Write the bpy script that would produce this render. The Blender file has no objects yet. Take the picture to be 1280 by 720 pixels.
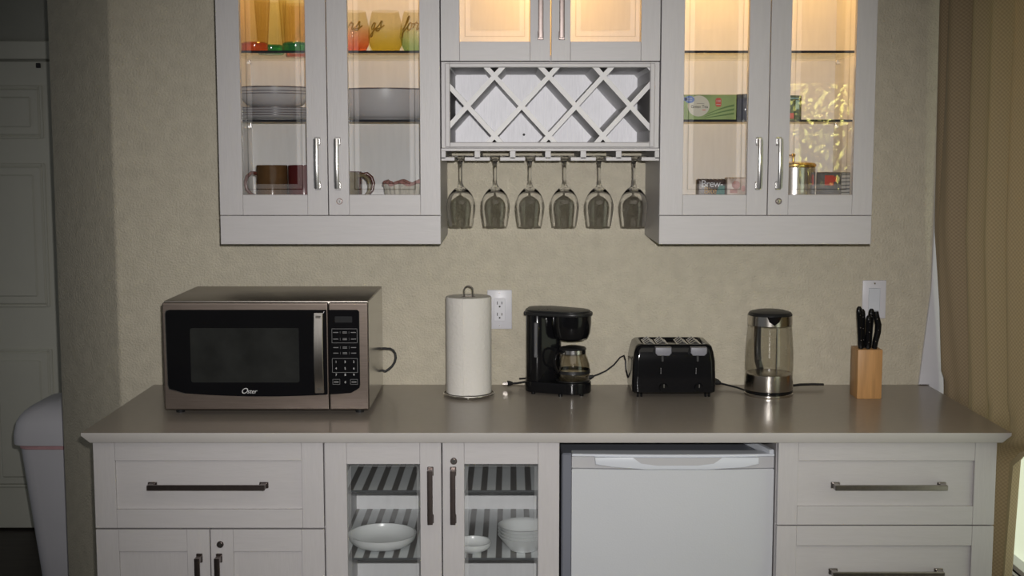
import bpy, bmesh, math, random
from mathutils import Vector, Matrix
random.seed(7)
R = math.radians
C = bpy.context.scene.collection
sc = bpy.context.scene

# ------------------------------------------------------------------ materials
def mat(name, col, rough=.5, metal=0., spec=.5, coat=0., var=0., vscale=8., bump=0., bscale=200., stretch=(1,1,1), emit=None, es=0., trans=0., ior=1.45, sheen=0., aniso=0.):
    m = bpy.data.materials.new(name); m.use_nodes = True
    nt = m.node_tree; p = nt.nodes['Principled BSDF']
    col = tuple(col) + (1,) if len(col) == 3 else col
    p.inputs['Base Color'].default_value = col
    p.inputs['Roughness'].default_value = rough
    p.inputs['Metallic'].default_value = metal
    p.inputs['Specular IOR Level'].default_value = spec
    p.inputs['Coat Weight'].default_value = coat
    p.inputs['Coat Roughness'].default_value = .08
    p.inputs['Transmission Weight'].default_value = trans
    p.inputs['IOR'].default_value = ior
    p.inputs['Sheen Weight'].default_value = sheen
    p.inputs['Anisotropic'].default_value = aniso
    if emit: p.inputs['Emission Color'].default_value = tuple(emit) + (1,); p.inputs['Emission Strength'].default_value = es
    if var or bump:
        tc = nt.nodes.new('ShaderNodeTexCoord'); mp = nt.nodes.new('ShaderNodeMapping')
        mp.inputs['Scale'].default_value = stretch
        nt.links.new(tc.outputs['Object'], mp.inputs['Vector'])
    if var:
        n = nt.nodes.new('ShaderNodeTexNoise'); n.inputs['Scale'].default_value = vscale; n.inputs['Detail'].default_value = 4
        nt.links.new(mp.outputs[0], n.inputs['Vector'])
        r = nt.nodes.new('ShaderNodeMapRange'); r.inputs['From Min'].default_value = .3; r.inputs['From Max'].default_value = .7
        r.inputs['To Min'].default_value = 1 - var; r.inputs['To Max'].default_value = 1 + var
        nt.links.new(n.outputs['Fac'], r.inputs['Value'])
        mx = nt.nodes.new('ShaderNodeVectorMath'); mx.operation = 'SCALE'
        mx.inputs[0].default_value = col[:3]
        nt.links.new(r.outputs[0], mx.inputs['Scale'])
        nt.links.new(mx.outputs[0], p.inputs['Base Color'])
    if bump:
        n2 = nt.nodes.new('ShaderNodeTexNoise'); n2.inputs['Scale'].default_value = bscale; n2.inputs['Detail'].default_value = 3
        nt.links.new(mp.outputs[0], n2.inputs['Vector'])
        b = nt.nodes.new('ShaderNodeBump'); b.inputs['Strength'].default_value = bump; b.inputs['Distance'].default_value = .004
        nt.links.new(n2.outputs['Fac'], b.inputs['Height']); nt.links.new(b.outputs[0], p.inputs['Normal'])
    return m

def thin_glass(name, tint=(.95,.97,.96), gloss=.06, milk=0., milkcol=(.85,.86,.86), rough=0., edge=0.0):
    """thin pane: lets light straight through, a little mirror and a little milky scatter"""
    m = bpy.data.materials.new(name); m.use_nodes = True
    nt = m.node_tree; nt.nodes.remove(nt.nodes['Principled BSDF']); out = nt.nodes['Material Output']
    t = nt.nodes.new('ShaderNodeBsdfTransparent'); t.inputs[0].default_value = tuple(tint) + (1,)
    g = nt.nodes.new('ShaderNodeBsdfGlossy'); g.inputs['Roughness'].default_value = rough
    mx = nt.nodes.new('ShaderNodeMixShader')
    if edge:
        lw = nt.nodes.new('ShaderNodeLayerWeight'); lw.inputs['Blend'].default_value = .25
        mr = nt.nodes.new('ShaderNodeMapRange'); mr.inputs['To Min'].default_value = gloss; mr.inputs['To Max'].default_value = edge
        nt.links.new(lw.outputs['Facing'], mr.inputs['Value']); nt.links.new(mr.outputs[0], mx.inputs[0])
    else:
        mx.inputs[0].default_value = gloss
    nt.links.new(t.outputs[0], mx.inputs[1]); nt.links.new(g.outputs[0], mx.inputs[2])
    last = mx
    if milk:
        d = nt.nodes.new('ShaderNodeBsdfDiffuse'); d.inputs[0].default_value = tuple(milkcol) + (1,)
        m2 = nt.nodes.new('ShaderNodeMixShader'); m2.inputs[0].default_value = milk
        nt.links.new(mx.outputs[0], m2.inputs[1]); nt.links.new(d.outputs[0], m2.inputs[2]); last = m2
    nt.links.new(last.outputs[0], out.inputs['Surface'])
    return m

def ramp_mat(name, axis, scale, stops, rough=.5, spec=.5, mode='frac', transparent=None):
    """bands along one object axis"""
    m = bpy.data.materials.new(name); m.use_nodes = True; nt = m.node_tree; p = nt.nodes['Principled BSDF']
    p.inputs['Roughness'].default_value = rough; p.inputs['Specular IOR Level'].default_value = spec
    tc = nt.nodes.new('ShaderNodeTexCoord'); sx = nt.nodes.new('ShaderNodeSeparateXYZ'); nt.links.new(tc.outputs['Object'], sx.inputs[0])
    mu = nt.nodes.new('ShaderNodeMath'); mu.operation = 'MULTIPLY'; mu.inputs[1].default_value = scale
    nt.links.new(sx.outputs[axis], mu.inputs[0]); last = mu
    if mode == 'frac':
        fr = nt.nodes.new('ShaderNodeMath'); fr.operation = 'FRACT'; nt.links.new(mu.outputs[0], fr.inputs[0]); last = fr
    cr = nt.nodes.new('ShaderNodeValToRGB'); cr.color_ramp.interpolation = 'LINEAR'
    els = cr.color_ramp.elements
    while len(els) < len(stops): els.new(.5)
    for e, (pos, c) in zip(els, stops): e.position = pos; e.color = tuple(c) + (1,)
    nt.links.new(last.outputs[0], cr.inputs[0]); nt.links.new(cr.outputs[0], p.inputs['Base Color'])
    if transparent is not None:
        t = nt.nodes.new('ShaderNodeBsdfTransparent'); mx = nt.nodes.new('ShaderNodeMixShader'); mx.inputs[0].default_value = transparent
        nt.links.new(cr.outputs[0], t.inputs[0])
        nt.links.new(t.outputs[0], mx.inputs[1]); nt.links.new(p.outputs[0], mx.inputs[2]); nt.links.new(mx.outputs[0], nt.nodes['Material Output'].inputs[0])
    return m

M = {}
M['wall'] = mat('beige_paint', (.535,.49,.385), .55, var=.07, vscale=26, bump=.9, bscale=170)
M['wall_hall'] = mat('grey_paint', (.40,.40,.35), .7, var=.04, bump=.3, bscale=150)
M['ceil'] = mat('ceiling_white', (.6,.58,.54), .8, bump=.3)
M['floor'] = mat('dark_floor', (.045,.036,.03), .45, var=.3, vscale=6, stretch=(1,8,1))
M['hall_door'] = mat('door_paint', (.66,.655,.57), .5, var=.02)
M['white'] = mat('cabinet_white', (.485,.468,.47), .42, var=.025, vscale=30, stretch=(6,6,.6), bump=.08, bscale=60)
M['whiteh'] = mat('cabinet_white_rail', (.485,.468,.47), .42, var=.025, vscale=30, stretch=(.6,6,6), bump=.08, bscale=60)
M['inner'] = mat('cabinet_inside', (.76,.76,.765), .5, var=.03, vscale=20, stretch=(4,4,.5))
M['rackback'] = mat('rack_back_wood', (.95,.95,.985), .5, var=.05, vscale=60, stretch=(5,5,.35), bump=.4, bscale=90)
M['count'] = mat('counter_laminate', (.325,.285,.245), .28, var=.03, vscale=60, coat=.15)
M['count_edge'] = mat('counter_edge', (.47,.45,.43), .35, var=.02)
M['pane'] = thin_glass('door_glass', (.85,.855,.85), .07)
M['pane_low'] = thin_glass('low_door_glass', (.94,.95,.95), .06)
M['lattice'] = mat('lattice_white', (.62,.61,.61), .42, var=.03, vscale=30)
M['level'] = mat('level_window', (.07,.07,.075), .3, var=.05)
M['core'] = mat('cardboard_core', (.34,.30,.25), .8, var=.1)
M['bevel'] = thin_glass('bevelled_glass', (.995,.995,.99), .05, milk=.10)
M['groove'] = thin_glass('glass_groove', (.70,.70,.69), .08)
M['bevel_low'] = thin_glass('low_bevelled_glass', (.97,.98,.98), .06, milk=.12)
M['shelfglass'] = thin_glass('shelf_glass', (.95,.96,.95), .05)
M['shelfedge'] = mat('shelf_glass_edge', (.025,.027,.035), .1, var=.1)
M['lowedge'] = mat('low_shelf_edge', (.09,.095,.10), .2, var=.05)
M['mirror_bars'] = ramp_mat('painted_shelf_reflection', 'X', 1/.0372, [(0,(.74,.77,.78)),(.5,(.76,.79,.80)),(.56,(.17,.165,.16)),(.92,(.18,.17,.165)),(.98,(.74,.77,.78))], .2)  # dark bars put the glass shelf's reflections into its colour
M['nickel'] = mat('brushed_nickel', (.36,.33,.31), .3, 1., var=.08, vscale=90)
M['bronze'] = mat('dark_nickel', (.17,.14,.13), .32, 1., var=.08, vscale=90)
M['chrome'] = mat('chrome', (.74,.73,.72), .2, 1., var=.03)
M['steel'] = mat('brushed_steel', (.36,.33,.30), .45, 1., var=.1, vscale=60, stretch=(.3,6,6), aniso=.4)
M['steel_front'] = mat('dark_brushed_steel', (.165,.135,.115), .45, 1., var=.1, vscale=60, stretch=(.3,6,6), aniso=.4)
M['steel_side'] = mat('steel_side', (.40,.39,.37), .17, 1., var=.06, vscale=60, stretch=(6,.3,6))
M['steel_k'] = mat('kettle_steel', (.52,.49,.45), .22, 1., var=.06, vscale=60, stretch=(6,6,.3))
M['black'] = mat('gloss_black', (.006,.006,.007), .13, var=.1, spec=.4)
M['blackm'] = mat('satin_black', (.014,.014,.015), .4, var=.1)
M['blackglass'] = mat('black_glass', (.006,.006,.007), .08, var=.1)
M['oven_window'] = mat('oven_window', (.022,.023,.022), .12, var=.25, vscale=14)
M['print'] = mat('light_print', (.55,.55,.55), .5, var=.05)
M['print_dim'] = mat('dim_print', (.15,.15,.15), .5, var=.05)
M['display'] = mat('dark_display', (.02,.021,.022), .2, var=.1)
M['plate'] = mat('white_plastic', (.66,.66,.70), .35, var=.02)
M['slot'] = mat('slot_dark', (.03,.03,.03), .6, var=.1)
M['paper'] = mat('paper_towel', (.70,.675,.63), .9, var=.02, bump=.5, bscale=120)
M['wood'] = mat('block_wood', (.50,.27,.105), .45, var=.16, vscale=14, stretch=(7,7,.5))
M['tab'] = mat('grey_lever', (.22,.22,.25), .45, var=.05)
M['fridge'] = mat('fridge_white', (.52,.535,.56), .4, var=.01, bump=.08, bscale=300)
M['fridge_top'] = mat('fridge_trim', (.44,.44,.455), .4, var=.01)
M['fridge_bright'] = mat('fridge_handle', (.62,.65,.70), .3, var=.01)
M['fridge_side'] = mat('fridge_side', (.16,.17,.20), .5, var=.03)
M['bin'] = mat('bin_plastic', (.66,.655,.70), .45, var=.02)
M['pink'] = mat('pink_bag', (.62,.36,.38), .5, var=.08, vscale=30)
M['glass'] = mat('clear_glass', (.998,.996,.992), 0., trans=1., ior=1.45, var=.005)
M['kglass'] = thin_glass('kettle_glass', (.91,.90,.87), .07, edge=.5)
M['cglass'] = thin_glass('carafe_glass', (.80,.77,.71), .08, edge=.5)
M['greyware'] = mat('grey_stoneware', (.52,.505,.52), .35, var=.04)
M['greyrim'] = mat('grey_rim', (.16,.14,.15), .3, var=.05)
M['whiteware'] = mat('white_china', (.66,.68,.68), .25, var=.02)
M['amber'] = thin_glass('amber_glass', (.955,.86,.66), .05, milk=.03, milkcol=(.65,.45,.15), edge=.5)
M['olive'] = thin_glass('olive_glass', (.94,.90,.68), .05, milk=.03, milkcol=(.6,.55,.12), edge=.5)
M['redbase'] = mat('red_glass_base', (.80,.16,.05), .1, trans=.6, var=.2, vscale=60)
M['greenbase'] = mat('green_glass_base', (.05,.36,.12), .1, trans=.6, var=.2, vscale=60)
M['gold'] = mat('gold_script', (.38,.23,.035), .4, .15, var=.1)
M['goldlid'] = mat('gold_lid', (.75,.50,.12), .25, 1., var=.05)
M['mugbrown'] = mat('brown_mug', (.115,.058,.022), .15, var=.2, vscale=40)
M['mugred'] = mat('dark_red_mug', (.10,.010,.012), .15, var=.2, vscale=40)
M['mugolive'] = mat('olive_mug', (.19,.15,.085), .25, var=.2, vscale=40)
M['muginside'] = mat('mug_inside', (.16,.09,.05), .2, var=.1)
M['mughandle'] = mat('mug_handle_brown', (.12,.035,.025), .2, var=.1)
M['fluted'] = mat('fluted_cream', (.48,.45,.38), .35, var=.1, vscale=50)
M['pinkrim'] = mat('pink_rim', (.40,.20,.18), .35, var=.2, vscale=60)
M['teagreen'] = mat('tea_green', (.26,.36,.13), .45, var=.35, vscale=9)
M['teadark'] = mat('tea_dark_green', (.10,.19,.045), .45, var=.3, vscale=20)
M['tealight'] = mat('tea_oval', (.62,.60,.52), .45, var=.03)
M['blue'] = mat('label_blue', (.07,.16,.48), .4, var=.1)
M['redbadge'] = mat('red_badge', (.60,.08,.05), .4, var=.1)
M['ink'] = mat('dark_ink', (.05,.045,.04), .5, var=.1)
M['jar'] = mat('dark_jar', (.02,.022,.05), .1, var=.3, vscale=40)
M['tingreen'] = mat('dark_green_tin', (.045,.085,.03), .25, var=.5, vscale=35)
M['tinblue'] = mat('pale_blue_patch', (.22,.42,.45), .3, var=.1)
M['pouch'] = mat('dark_pouch', (.055,.03,.025), .35, var=.4, vscale=45)
M['teal'] = mat('teal_patch', (.03,.16,.14), .35, var=.1)
M['tan'] = mat('tan_print', (.42,.25,.07), .45, var=.1)
M['creampouch'] = mat('cream_pouch', (.55,.45,.39), .4, var=.22, vscale=45)
M['pinkpatch'] = mat('pink_print', (.5,.28,.26), .45, var=.2, vscale=60)
M['carton'] = mat('dark_carton', (.14,.13,.12), .4, var=.4, vscale=50)
M['facts'] = ramp_mat('nutrition_panel', 'Z', 1/.0095, [(0,(.08,.08,.08)),(.22,(.09,.09,.09)),(.3,(.6,.6,.57)),(.9,(.62,.62,.6)),(1,(.1,.1,.1))], .45)
M['leaf'] = mat('leaf_green', (.44,.43,.13), .5, var=.5, vscale=3)
M['bark'] = mat('bark', (.1,.06,.03), .8, var=.3)
M['daylight'] = mat('bright_window', (.8,.85,.75), .3, emit=(.82,.9,.68), es=.72, var=.05)
M['puck'] = mat('puck_white', (.7,.7,.66), .4, var=.03)

def curtain_mat():
    m = bpy.data.materials.new('woven_curtain'); m.use_nodes = True; nt = m.node_tree; p = nt.nodes['Principled BSDF']
    p.inputs['Roughness'].default_value = .9; p.inputs['Sheen Weight'].default_value = .1
    uv = nt.nodes.new('ShaderNodeUVMap'); sx = nt.nodes.new('ShaderNodeSeparateXYZ'); nt.links.new(uv.outputs[0], sx.inputs[0])
    s = []
    for ax, k in (('X', 640.), ('Y', 600.)):
        a = nt.nodes.new('ShaderNodeMath'); a.operation = 'MULTIPLY'; a.inputs[1].default_value = k; nt.links.new(sx.outputs[ax], a.inputs[0])
        b = nt.nodes.new('ShaderNodeMath'); b.operation = 'SINE'; nt.links.new(a.outputs[0], b.inputs[0]); s.append(b)
    mu = nt.nodes.new('ShaderNodeMath'); mu.operation = 'MULTIPLY'; nt.links.new(s[0].outputs[0], mu.inputs[0]); nt.links.new(s[1].outputs[0], mu.inputs[1])
    cr = nt.nodes.new('ShaderNodeValToRGB'); cr.color_ramp.elements[0].position = 0; cr.color_ramp.elements[1].position = 1
    cr.color_ramp.elements[0].color = (.27,.205,.13,1); cr.color_ramp.elements[1].color = (.43,.335,.215,1)
    ad = nt.nodes.new('ShaderNodeMath'); ad.operation = 'MULTIPLY_ADD'; ad.inputs[1].default_value = .5; ad.inputs[2].default_value = .5
    nt.links.new(mu.outputs[0], ad.inputs[0]); nt.links.new(ad.outputs[0], cr.inputs[0]); nt.links.new(cr.outputs[0], p.inputs['Base Color'])
    tr = nt.nodes.new('ShaderNodeBsdfTranslucent'); tr.inputs[0].default_value = (.5,.38,.2,1)
    mx = nt.nodes.new('ShaderNodeMixShader'); mx.inputs[0].default_value = .15
    nt.links.new(p.outputs[0], mx.inputs[1]); nt.links.new(tr.outputs[0], mx.inputs[2]); nt.links.new(mx.outputs[0], nt.nodes['Material Output'].inputs[0])
    return m
M['curtain'] = curtain_mat()

def stemless_mat(name, col):
    """clear at the rim, tinted toward the base (object z)"""
    m = bpy.data.materials.new(name); m.use_nodes = True; nt = m.node_tree; nt.nodes.remove(nt.nodes['Principled BSDF'])
    tc = nt.nodes.new('ShaderNodeTexCoord'); sx = nt.nodes.new('ShaderNodeSeparateXYZ'); nt.links.new(tc.outputs['Object'], sx.inputs[0])
    mr = nt.nodes.new('ShaderNodeMapRange'); mr.inputs['From Min'].default_value = .0; mr.inputs['From Max'].default_value = .075
    nt.links.new(sx.outputs['Z'], mr.inputs['Value'])
    cr = nt.nodes.new('ShaderNodeValToRGB'); cr.color_ramp.elements[0].color = tuple(col) + (1,); cr.color_ramp.elements[1].color = (.93,.90,.78,1)
    nt.links.new(mr.outputs[0], cr.inputs[0])
    t = nt.nodes.new('ShaderNodeBsdfTransparent'); nt.links.new(cr.outputs[0], t.inputs[0])
    d = nt.nodes.new('ShaderNodeBsdfTranslucent'); nt.links.new(cr.outputs[0], d.inputs[0])
    mm = nt.nodes.new('ShaderNodeMapRange'); mm.inputs['From Max'].default_value = .075; mm.inputs['To Min'].default_value = .09; mm.inputs['To Max'].default_value = .0
    nt.links.new(sx.outputs['Z'], mm.inputs['Value'])
    m1 = nt.nodes.new('ShaderNodeMixShader'); nt.links.new(mm.outputs[0], m1.inputs[0]); nt.links.new(t.outputs[0], m1.inputs[1]); nt.links.new(d.outputs[0], m1.inputs[2])
    g = nt.nodes.new('ShaderNodeBsdfGlossy'); g.inputs['Roughness'].default_value = .03
    lw = nt.nodes.new('ShaderNodeLayerWeight'); lw.inputs['Blend'].default_value = .2
    m3 = nt.nodes.new('ShaderNodeMapRange'); m3.inputs['To Min'].default_value = .05; m3.inputs['To Max'].default_value = .22; nt.links.new(lw.outputs['Facing'], m3.inputs['Value'])
    m2 = nt.nodes.new('ShaderNodeMixShader'); nt.links.new(m3.outputs[0], m2.inputs[0]); nt.links.new(m1.outputs[0], m2.inputs[1]); nt.links.new(g.outputs[0], m2.inputs[2])
    nt.links.new(m2.outputs[0], nt.nodes['Material Output'].inputs[0])
    return m
M['sl_red'] = stemless_mat('red_tinted_glass', (.93,.40,.27))
M['sl_yellow'] = stemless_mat('yellow_tinted_glass', (.86,.80,.30))
M['sl_green'] = stemless_mat('green_tinted_glass', (.60,.82,.58))

# ------------------------------------------------------------------ geometry helpers
class MB:
    def __init__(s): s.bm = bmesh.new()
    def _merge(s, b, m):
        for f in b.faces: f.material_index = m
        me = bpy.data.meshes.new('tmp'); b.to_mesh(me); b.free(); s.bm.from_mesh(me); bpy.data.meshes.remove(me)
    def box(s, x0, x1, y0, y1, z0, z1, b=.001, m=0, seg=1):
        t = bmesh.new(); bmesh.ops.create_cube(t, size=1)
        for v in t.verts: v.co = ((x0+x1)/2 + v.co.x*(x1-x0), (y0+y1)/2 + v.co.y*(y1-y0), (z0+z1)/2 + v.co.z*(z1-z0))
        if b: bmesh.ops.bevel(t, geom=t.edges[:], offset=min(b, .45*min(abs(x1-x0),abs(y1-y0),abs(z1-z0))), segments=seg, profile=.5, affect='EDGES')
        s._merge(t, m); return s
    def prism(s, pts, axis, c0, c1, b=0., m=0, seg=1):
        t = bmesh.new()
        def P(a, bb, c): return {'x': (c,a,bb), 'y': (a,c,bb), 'z': (a,bb,c)}[axis]
        lo = [t.verts.new(P(a,bb,c0)) for a,bb in pts]; hi = [t.verts.new(P(a,bb,c1)) for a,bb in pts]
        n = len(pts); f0 = t.faces.new(lo); f1 = t.faces.new(hi)
        for i in range(n): t.faces.new((lo[i], lo[(i+1)%n], hi[(i+1)%n], hi[i]))
        bmesh.ops.recalc_face_normals(t, faces=t.faces[:])
        if b:
            e = set(f0.edges[:]) | set(f1.edges[:])
            bmesh.ops.bevel(t, geom=list(e), offset=b, segments=seg, profile=.5, affect='EDGES')
        s._merge(t, m); return s
    def lathe(s, prof, c=(0,0,0), seg=40, m=0, fn=None, closed=False, rot=0.):
        t = bmesh.new(); rings = []
        for k, (r, z) in enumerate(prof):
            if r <= 1e-6: rings.append([t.verts.new((c[0], c[1], c[2]+z))])
            else:
                ring = []
                for i in range(seg):
                    a = 2*math.pi*i/seg + rot; rr, zz = (r, z) if fn is None else fn(r, z, a, k)
                    ring.append(t.verts.new((c[0]+rr*math.cos(a), c[1]+rr*math.sin(a), c[2]+zz)))
                rings.append(ring)
        pairs = list(zip(rings, rings[1:])) + ([(rings[-1], rings[0])] if closed else [])
        for A, B in pairs:
            for i in range(seg):
                j = (i+1) % seg
                if len(A) == 1 and len(B) == 1: continue
                if len(A) == 1: t.faces.new((A[0], B[i], B[j]))
                elif len(B) == 1: t.faces.new((A[i], A[j], B[0]))
                else: t.faces.new((A[i], A[j], B[j], B[i]))
        bmesh.ops.recalc_face_normals(t, faces=t.faces[:])
        s._merge(t, m); return s
    def tube(s, pts, r, seg=10, m=0, closed=False, flat=1.):
        pts = [Vector(p) for p in pts]; n = len(pts); t = bmesh.new(); rings = []
        up = None
        for i, p in enumerate(pts):
            a = pts[(i-1) % n] if (closed or i) else p; b = pts[(i+1) % n] if (closed or i < n-1) else p
            d = (b-a).normalized()
            if up is None:
                up = Vector((0,0,1)) if abs(d.z) < .9 else Vector((0,1,0))
            u = (up - d*up.dot(d)).normalized(); w = d.cross(u); up = u
            rr = r[i] if isinstance(r, (list,tuple)) else r
            rings.append([t.verts.new(p + u*rr*math.cos(2*math.pi*k/seg)*flat + w*rr*math.sin(2*math.pi*k/seg)) for k in range(seg)])
        for A, B in list(zip(rings, rings[1:])) + ([(rings[-1], rings[0])] if closed else []):
            for k in range(seg): t.faces.new((A[k], A[(k+1)%seg], B[(k+1)%seg], B[k]))
        if not closed: t.faces.new(rings[0]); t.faces.new(rings[-1])
        bmesh.ops.recalc_face_normals(t, faces=t.faces[:])
        s._merge(t, m); return s
    def text(s, txt, size, mtx, m=0, ext=.0003, shear=0., align='CENTER', fn=None, space=1.):
        cu = bpy.data.curves.new('t', 'FONT'); cu.body = txt; cu.size = size; cu.extrude = ext; cu.shear = shear; cu.space_character = space
        cu.align_x = align; cu.align_y = 'CENTER'; cu.resolution_u = 3
        ob = bpy.data.objects.new('t', cu); C.objects.link(ob)
        dg = bpy.context.evaluated_depsgraph_get(); me = bpy.data.meshes.new_from_object(ob.evaluated_get(dg))
        bpy.data.objects.remove(ob); bpy.data.curves.remove(cu)
        me.transform(mtx); t = bmesh.new(); t.from_mesh(me); bpy.data.meshes.remove(me)
        s._merge(t, m); return s
    def disc(s, x, z, y, r, th=.001, m=0, sx=1., seg=28):
        return s.prism([(x+r*sx*math.cos(2*math.pi*k/seg), z+r*math.sin(2*math.pi*k/seg)) for k in range(seg)], 'y', y-th, y, m=m)
    def build(s, name, mats, parent=None, origin=None, angle=35, wn=False):
        if not isinstance(mats, (list,tuple)): mats = [mats]
        off = Vector(origin) if origin is not None else Vector((0,0,0))
        base = off
        if parent is not None:
            base = Vector(parent['_base']) if '_base' in parent.keys() else Vector((0,0,0))
        me = bpy.data.meshes.new(name)
        s.bm.to_mesh(me); s.bm.free()
        me.transform(Matrix.Translation(-base)); 
        for mm in mats: me.materials.append(M[mm])
        me.polygons.foreach_set('use_smooth', [True]*len(me.polygons)); me.set_sharp_from_angle(angle=R(angle)); me.update()
        o = bpy.data.objects.new(name, me); C.objects.link(o)
        if wn:
            md = o.modifiers.new('weighted', 'WEIGHTED_NORMAL'); md.keep_sharp = True; md.weight = 100
        if parent is not None:
            o.parent = parent
            o['_base'] = list(base)
        elif origin is not None: o.location = off; o['_base'] = list(base)
        return o

def front(x, y, z): return Matrix.Translation((x, y, z)) @ Matrix.Rotation(R(90), 4, 'X')
def thing(name, label, cat, loc=(0,0,0), group=None):
    o = bpy.data.objects.new(name, None); C.objects.link(o); o.location = loc; o.empty_display_size = .05
    o['label'] = label; o['category'] = cat; o['_base'] = list(loc)
    if group: o['group'] = group
    return o
def tag(o, label, cat, group=None):
    o['label'] = label; o['category'] = cat
    if group: o['group'] = group
    return o
def struct(o): o['kind'] = 'structure'; return o
def dup(root, loc, label, rotz=0., swap=None):
    def cp(o, par):
        c = o.copy(); C.objects.link(c)
        if par is not None: c.parent = par
        for ch in list(o.children): cp(ch, c)
        return c
    r = cp(root, None); r.location = loc; r.rotation_euler = (0,0,rotz); r['label'] = label
    return r
def rrect(x0, x1, z0, z1, r, n=5):
    p = []
    for cx, cz, a0 in ((x1-r,z1-r,0),(x0+r,z1-r,90),(x0+r,z0+r,180),(x1-r,z0+r,270)):
        for k in range(n+1):
            a = R(a0+90*k/n); p.append((cx+r*math.cos(a), cz+r*math.sin(a)))
    return p
def hull(pts):
    pts = sorted(set((round(a,5),round(b,5)) for a,b in pts))
    def half(P):
        h = []
        for p in P:
            while len(h) >= 2 and (h[-1][0]-h[-2][0])*(p[1]-h[-2][1])-(h[-1][1]-h[-2][1])*(p[0]-h[-2][0]) <= 0: h.pop()
            h.append(p)
        return h
    a = half(pts); b = half(pts[::-1]); return a[:-1]+b[:-1]
def circ(cx, cy, r, n=28): return [(cx+r*math.cos(2*math.pi*k/n), cy+r*math.sin(2*math.pi*k/n)) for k in range(n)]

CT = .94          # counter top height
# ------------------------------------------------------------------ the room
arc = [(-1.15 + .0, 0)]
cx, cy, rr = -1.1417, .02, .02       # rounded outside corner between the back wall and the 45 degree return
arc = [(cx + rr*math.cos(R(a)), cy + rr*math.sin(R(a))) for a in (270, 255, 240, 225)]
plan = [(1.34,.0)] + arc + [(-1.412,.262), (-1.418,.275), (-1.335,.365), (-1.09,.12), (1.34,.12)]
struct(MB().prism(plan, 'z', 0, 2.5).build('wall_back', 'wall'))
struct(MB().box(-4.2, .6, 1.7, 1.8, 0, 2.5, b=0).build('wall_left', 'wall_hall'))
struct(MB().box(-4.2, 4.5, -6.8, 1.8, -.05, 0, b=0).build('floor', 'floor'))
struct(MB().box(-4.2, 4.5, -6.8, 1.8, 2.5, 2.55, b=0).build('ceiling', 'ceil'))
# right wall with a window behind the curtain
wr = MB()
wr.box(1.34,1.46,-.2,.12,0,2.5,b=0).box(1.34,1.46,-1.7,-.2,0,.505,b=0).box(1.34,1.46,-1.7,-.2,2.15,2.5,b=0).box(1.34,1.46,-2.0,-1.7,0,2.5,b=0)
struct(wr.build('wall_right', 'wall'))
w = struct(MB().box(1.345,1.40,-.24,-.2,.505,2.15).box(1.345,1.40,-1.7,-1.66,.505,2.15).box(1.345,1.40,-1.66,-.24,.505,.52).box(1.345,1.40,-1.66,-.24,2.11,2.15).box(1.33,1.40,-1.72,-.18,.48,.505).build('window_1', 'plate'))
MB().box(1.38,1.386,-1.66,-.24,.52,2.11,b=0).build('pane', 'daylight', w)
struct(MB().prism([(1.190,.942),(1.2195,.942),(1.2195,.002),(1.32,.002),(1.32,2.3),(1.226,2.3),(1.217,1.22)], 'y', -.014, -.001, b=.002).build('trim_1', 'plate'))
# rear wall behind the photographer, with the garden window that mirrors in the cabinet glass
rw = MB(); rw.box(-4.2,1.95,-6.8,-6.7,0,2.5,b=0).box(2.85,4.5,-6.8,-6.7,0,2.5,b=0).box(1.95,2.85,-6.8,-6.7,0,.9,b=0).box(1.95,2.85,-6.8,-6.7,2.15,2.5,b=0)
struct(rw.build('wall_rear', 'wall_hall'))
w2 = struct(MB().box(1.95,1.99,-6.78,-6.69,.9,2.15).box(2.81,2.85,-6.78,-6.69,.9,2.15).box(1.99,2.81,-6.78,-6.69,.9,.94).box(1.99,2.81,-6.78,-6.69,2.11,2.15).build('window_2', 'plate'))
MB().box(1.99,2.81,-6.745,-6.74,.94,2.11,b=0).build('pane', 'pane', w2)
tr = thing('tree', 'leafy green tree outside the rear window, mirrored in the right cabinet glass', 'tree', (2.6,-9.2,0))
MB().tube([(2.6,-9.2,0),(2.65,-9.2,1.2),(2.55,-9.25,2.4)], [.12,.09,.05]).build('trunk', 'bark', tr)
fo = MB(); bmf = fo.bm
for k in range(1500):
    c = Vector((random.gauss(2.75,.55), random.gauss(-9.1,.3), random.gauss(2.0,.45))); u = Vector([random.gauss(0,1) for _ in range(3)]).normalized(); v = u.orthogonal().normalized()
    s_ = random.uniform(.03,.07); vs = [bmf.verts.new(c+u*s_), bmf.verts.new(c+v*s_*.5), bmf.verts.new(c-u*s_), bmf.verts.new(c-v*s_*.5)]; bmf.faces.new(vs)
fo.build('foliage', 'leaf', tr)

# hall door (six panel) with casing
d = MB(); DX0, DX1, DZ1 = -2.66, -1.85, 1.985
d.box(DX0,DX1,1.668,1.70,.01,DZ1,b=.002)
for (a, b) in ((DX0+.12, DX0+.355), (DX1-.355, DX1-.105)):
    for (z0, z1) in ((.20,.775),(.975,1.555),(1.68,1.875)):
        d.box(a,b,1.655,1.672,z0,z1,b=.016); d.box(a+.035,b-.035,1.648,1.66,z0+.035,z1-.035,b=.011)
        # moulding around each raised panel
        for q in ((a-.012,a,z0-.012,z1+.012),(b,b+.012,z0-.012,z1+.012),(a,b,z0-.012,z0),(a,b,z1,z1+.012)): d.box(q[0],q[1],1.659,1.672,q[2],q[3],b=.004)
dr = struct(d.build('door_1', 'hall_door'))
MB().box(-1.962,-1.945,1.655,1.668,1.958,1.978,b=.002).build('door_hook', 'slot', dr)
struct(MB().box(-2.76,-1.76,1.672,1.70,1.995,2.07,b=.004).box(-1.83,-1.76,1.672,1.70,0,1.995,b=.004).box(-2.76,-2.68,1.672,1.70,0,1.995,b=.004).build('trim_2', 'hall_door'))
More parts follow.
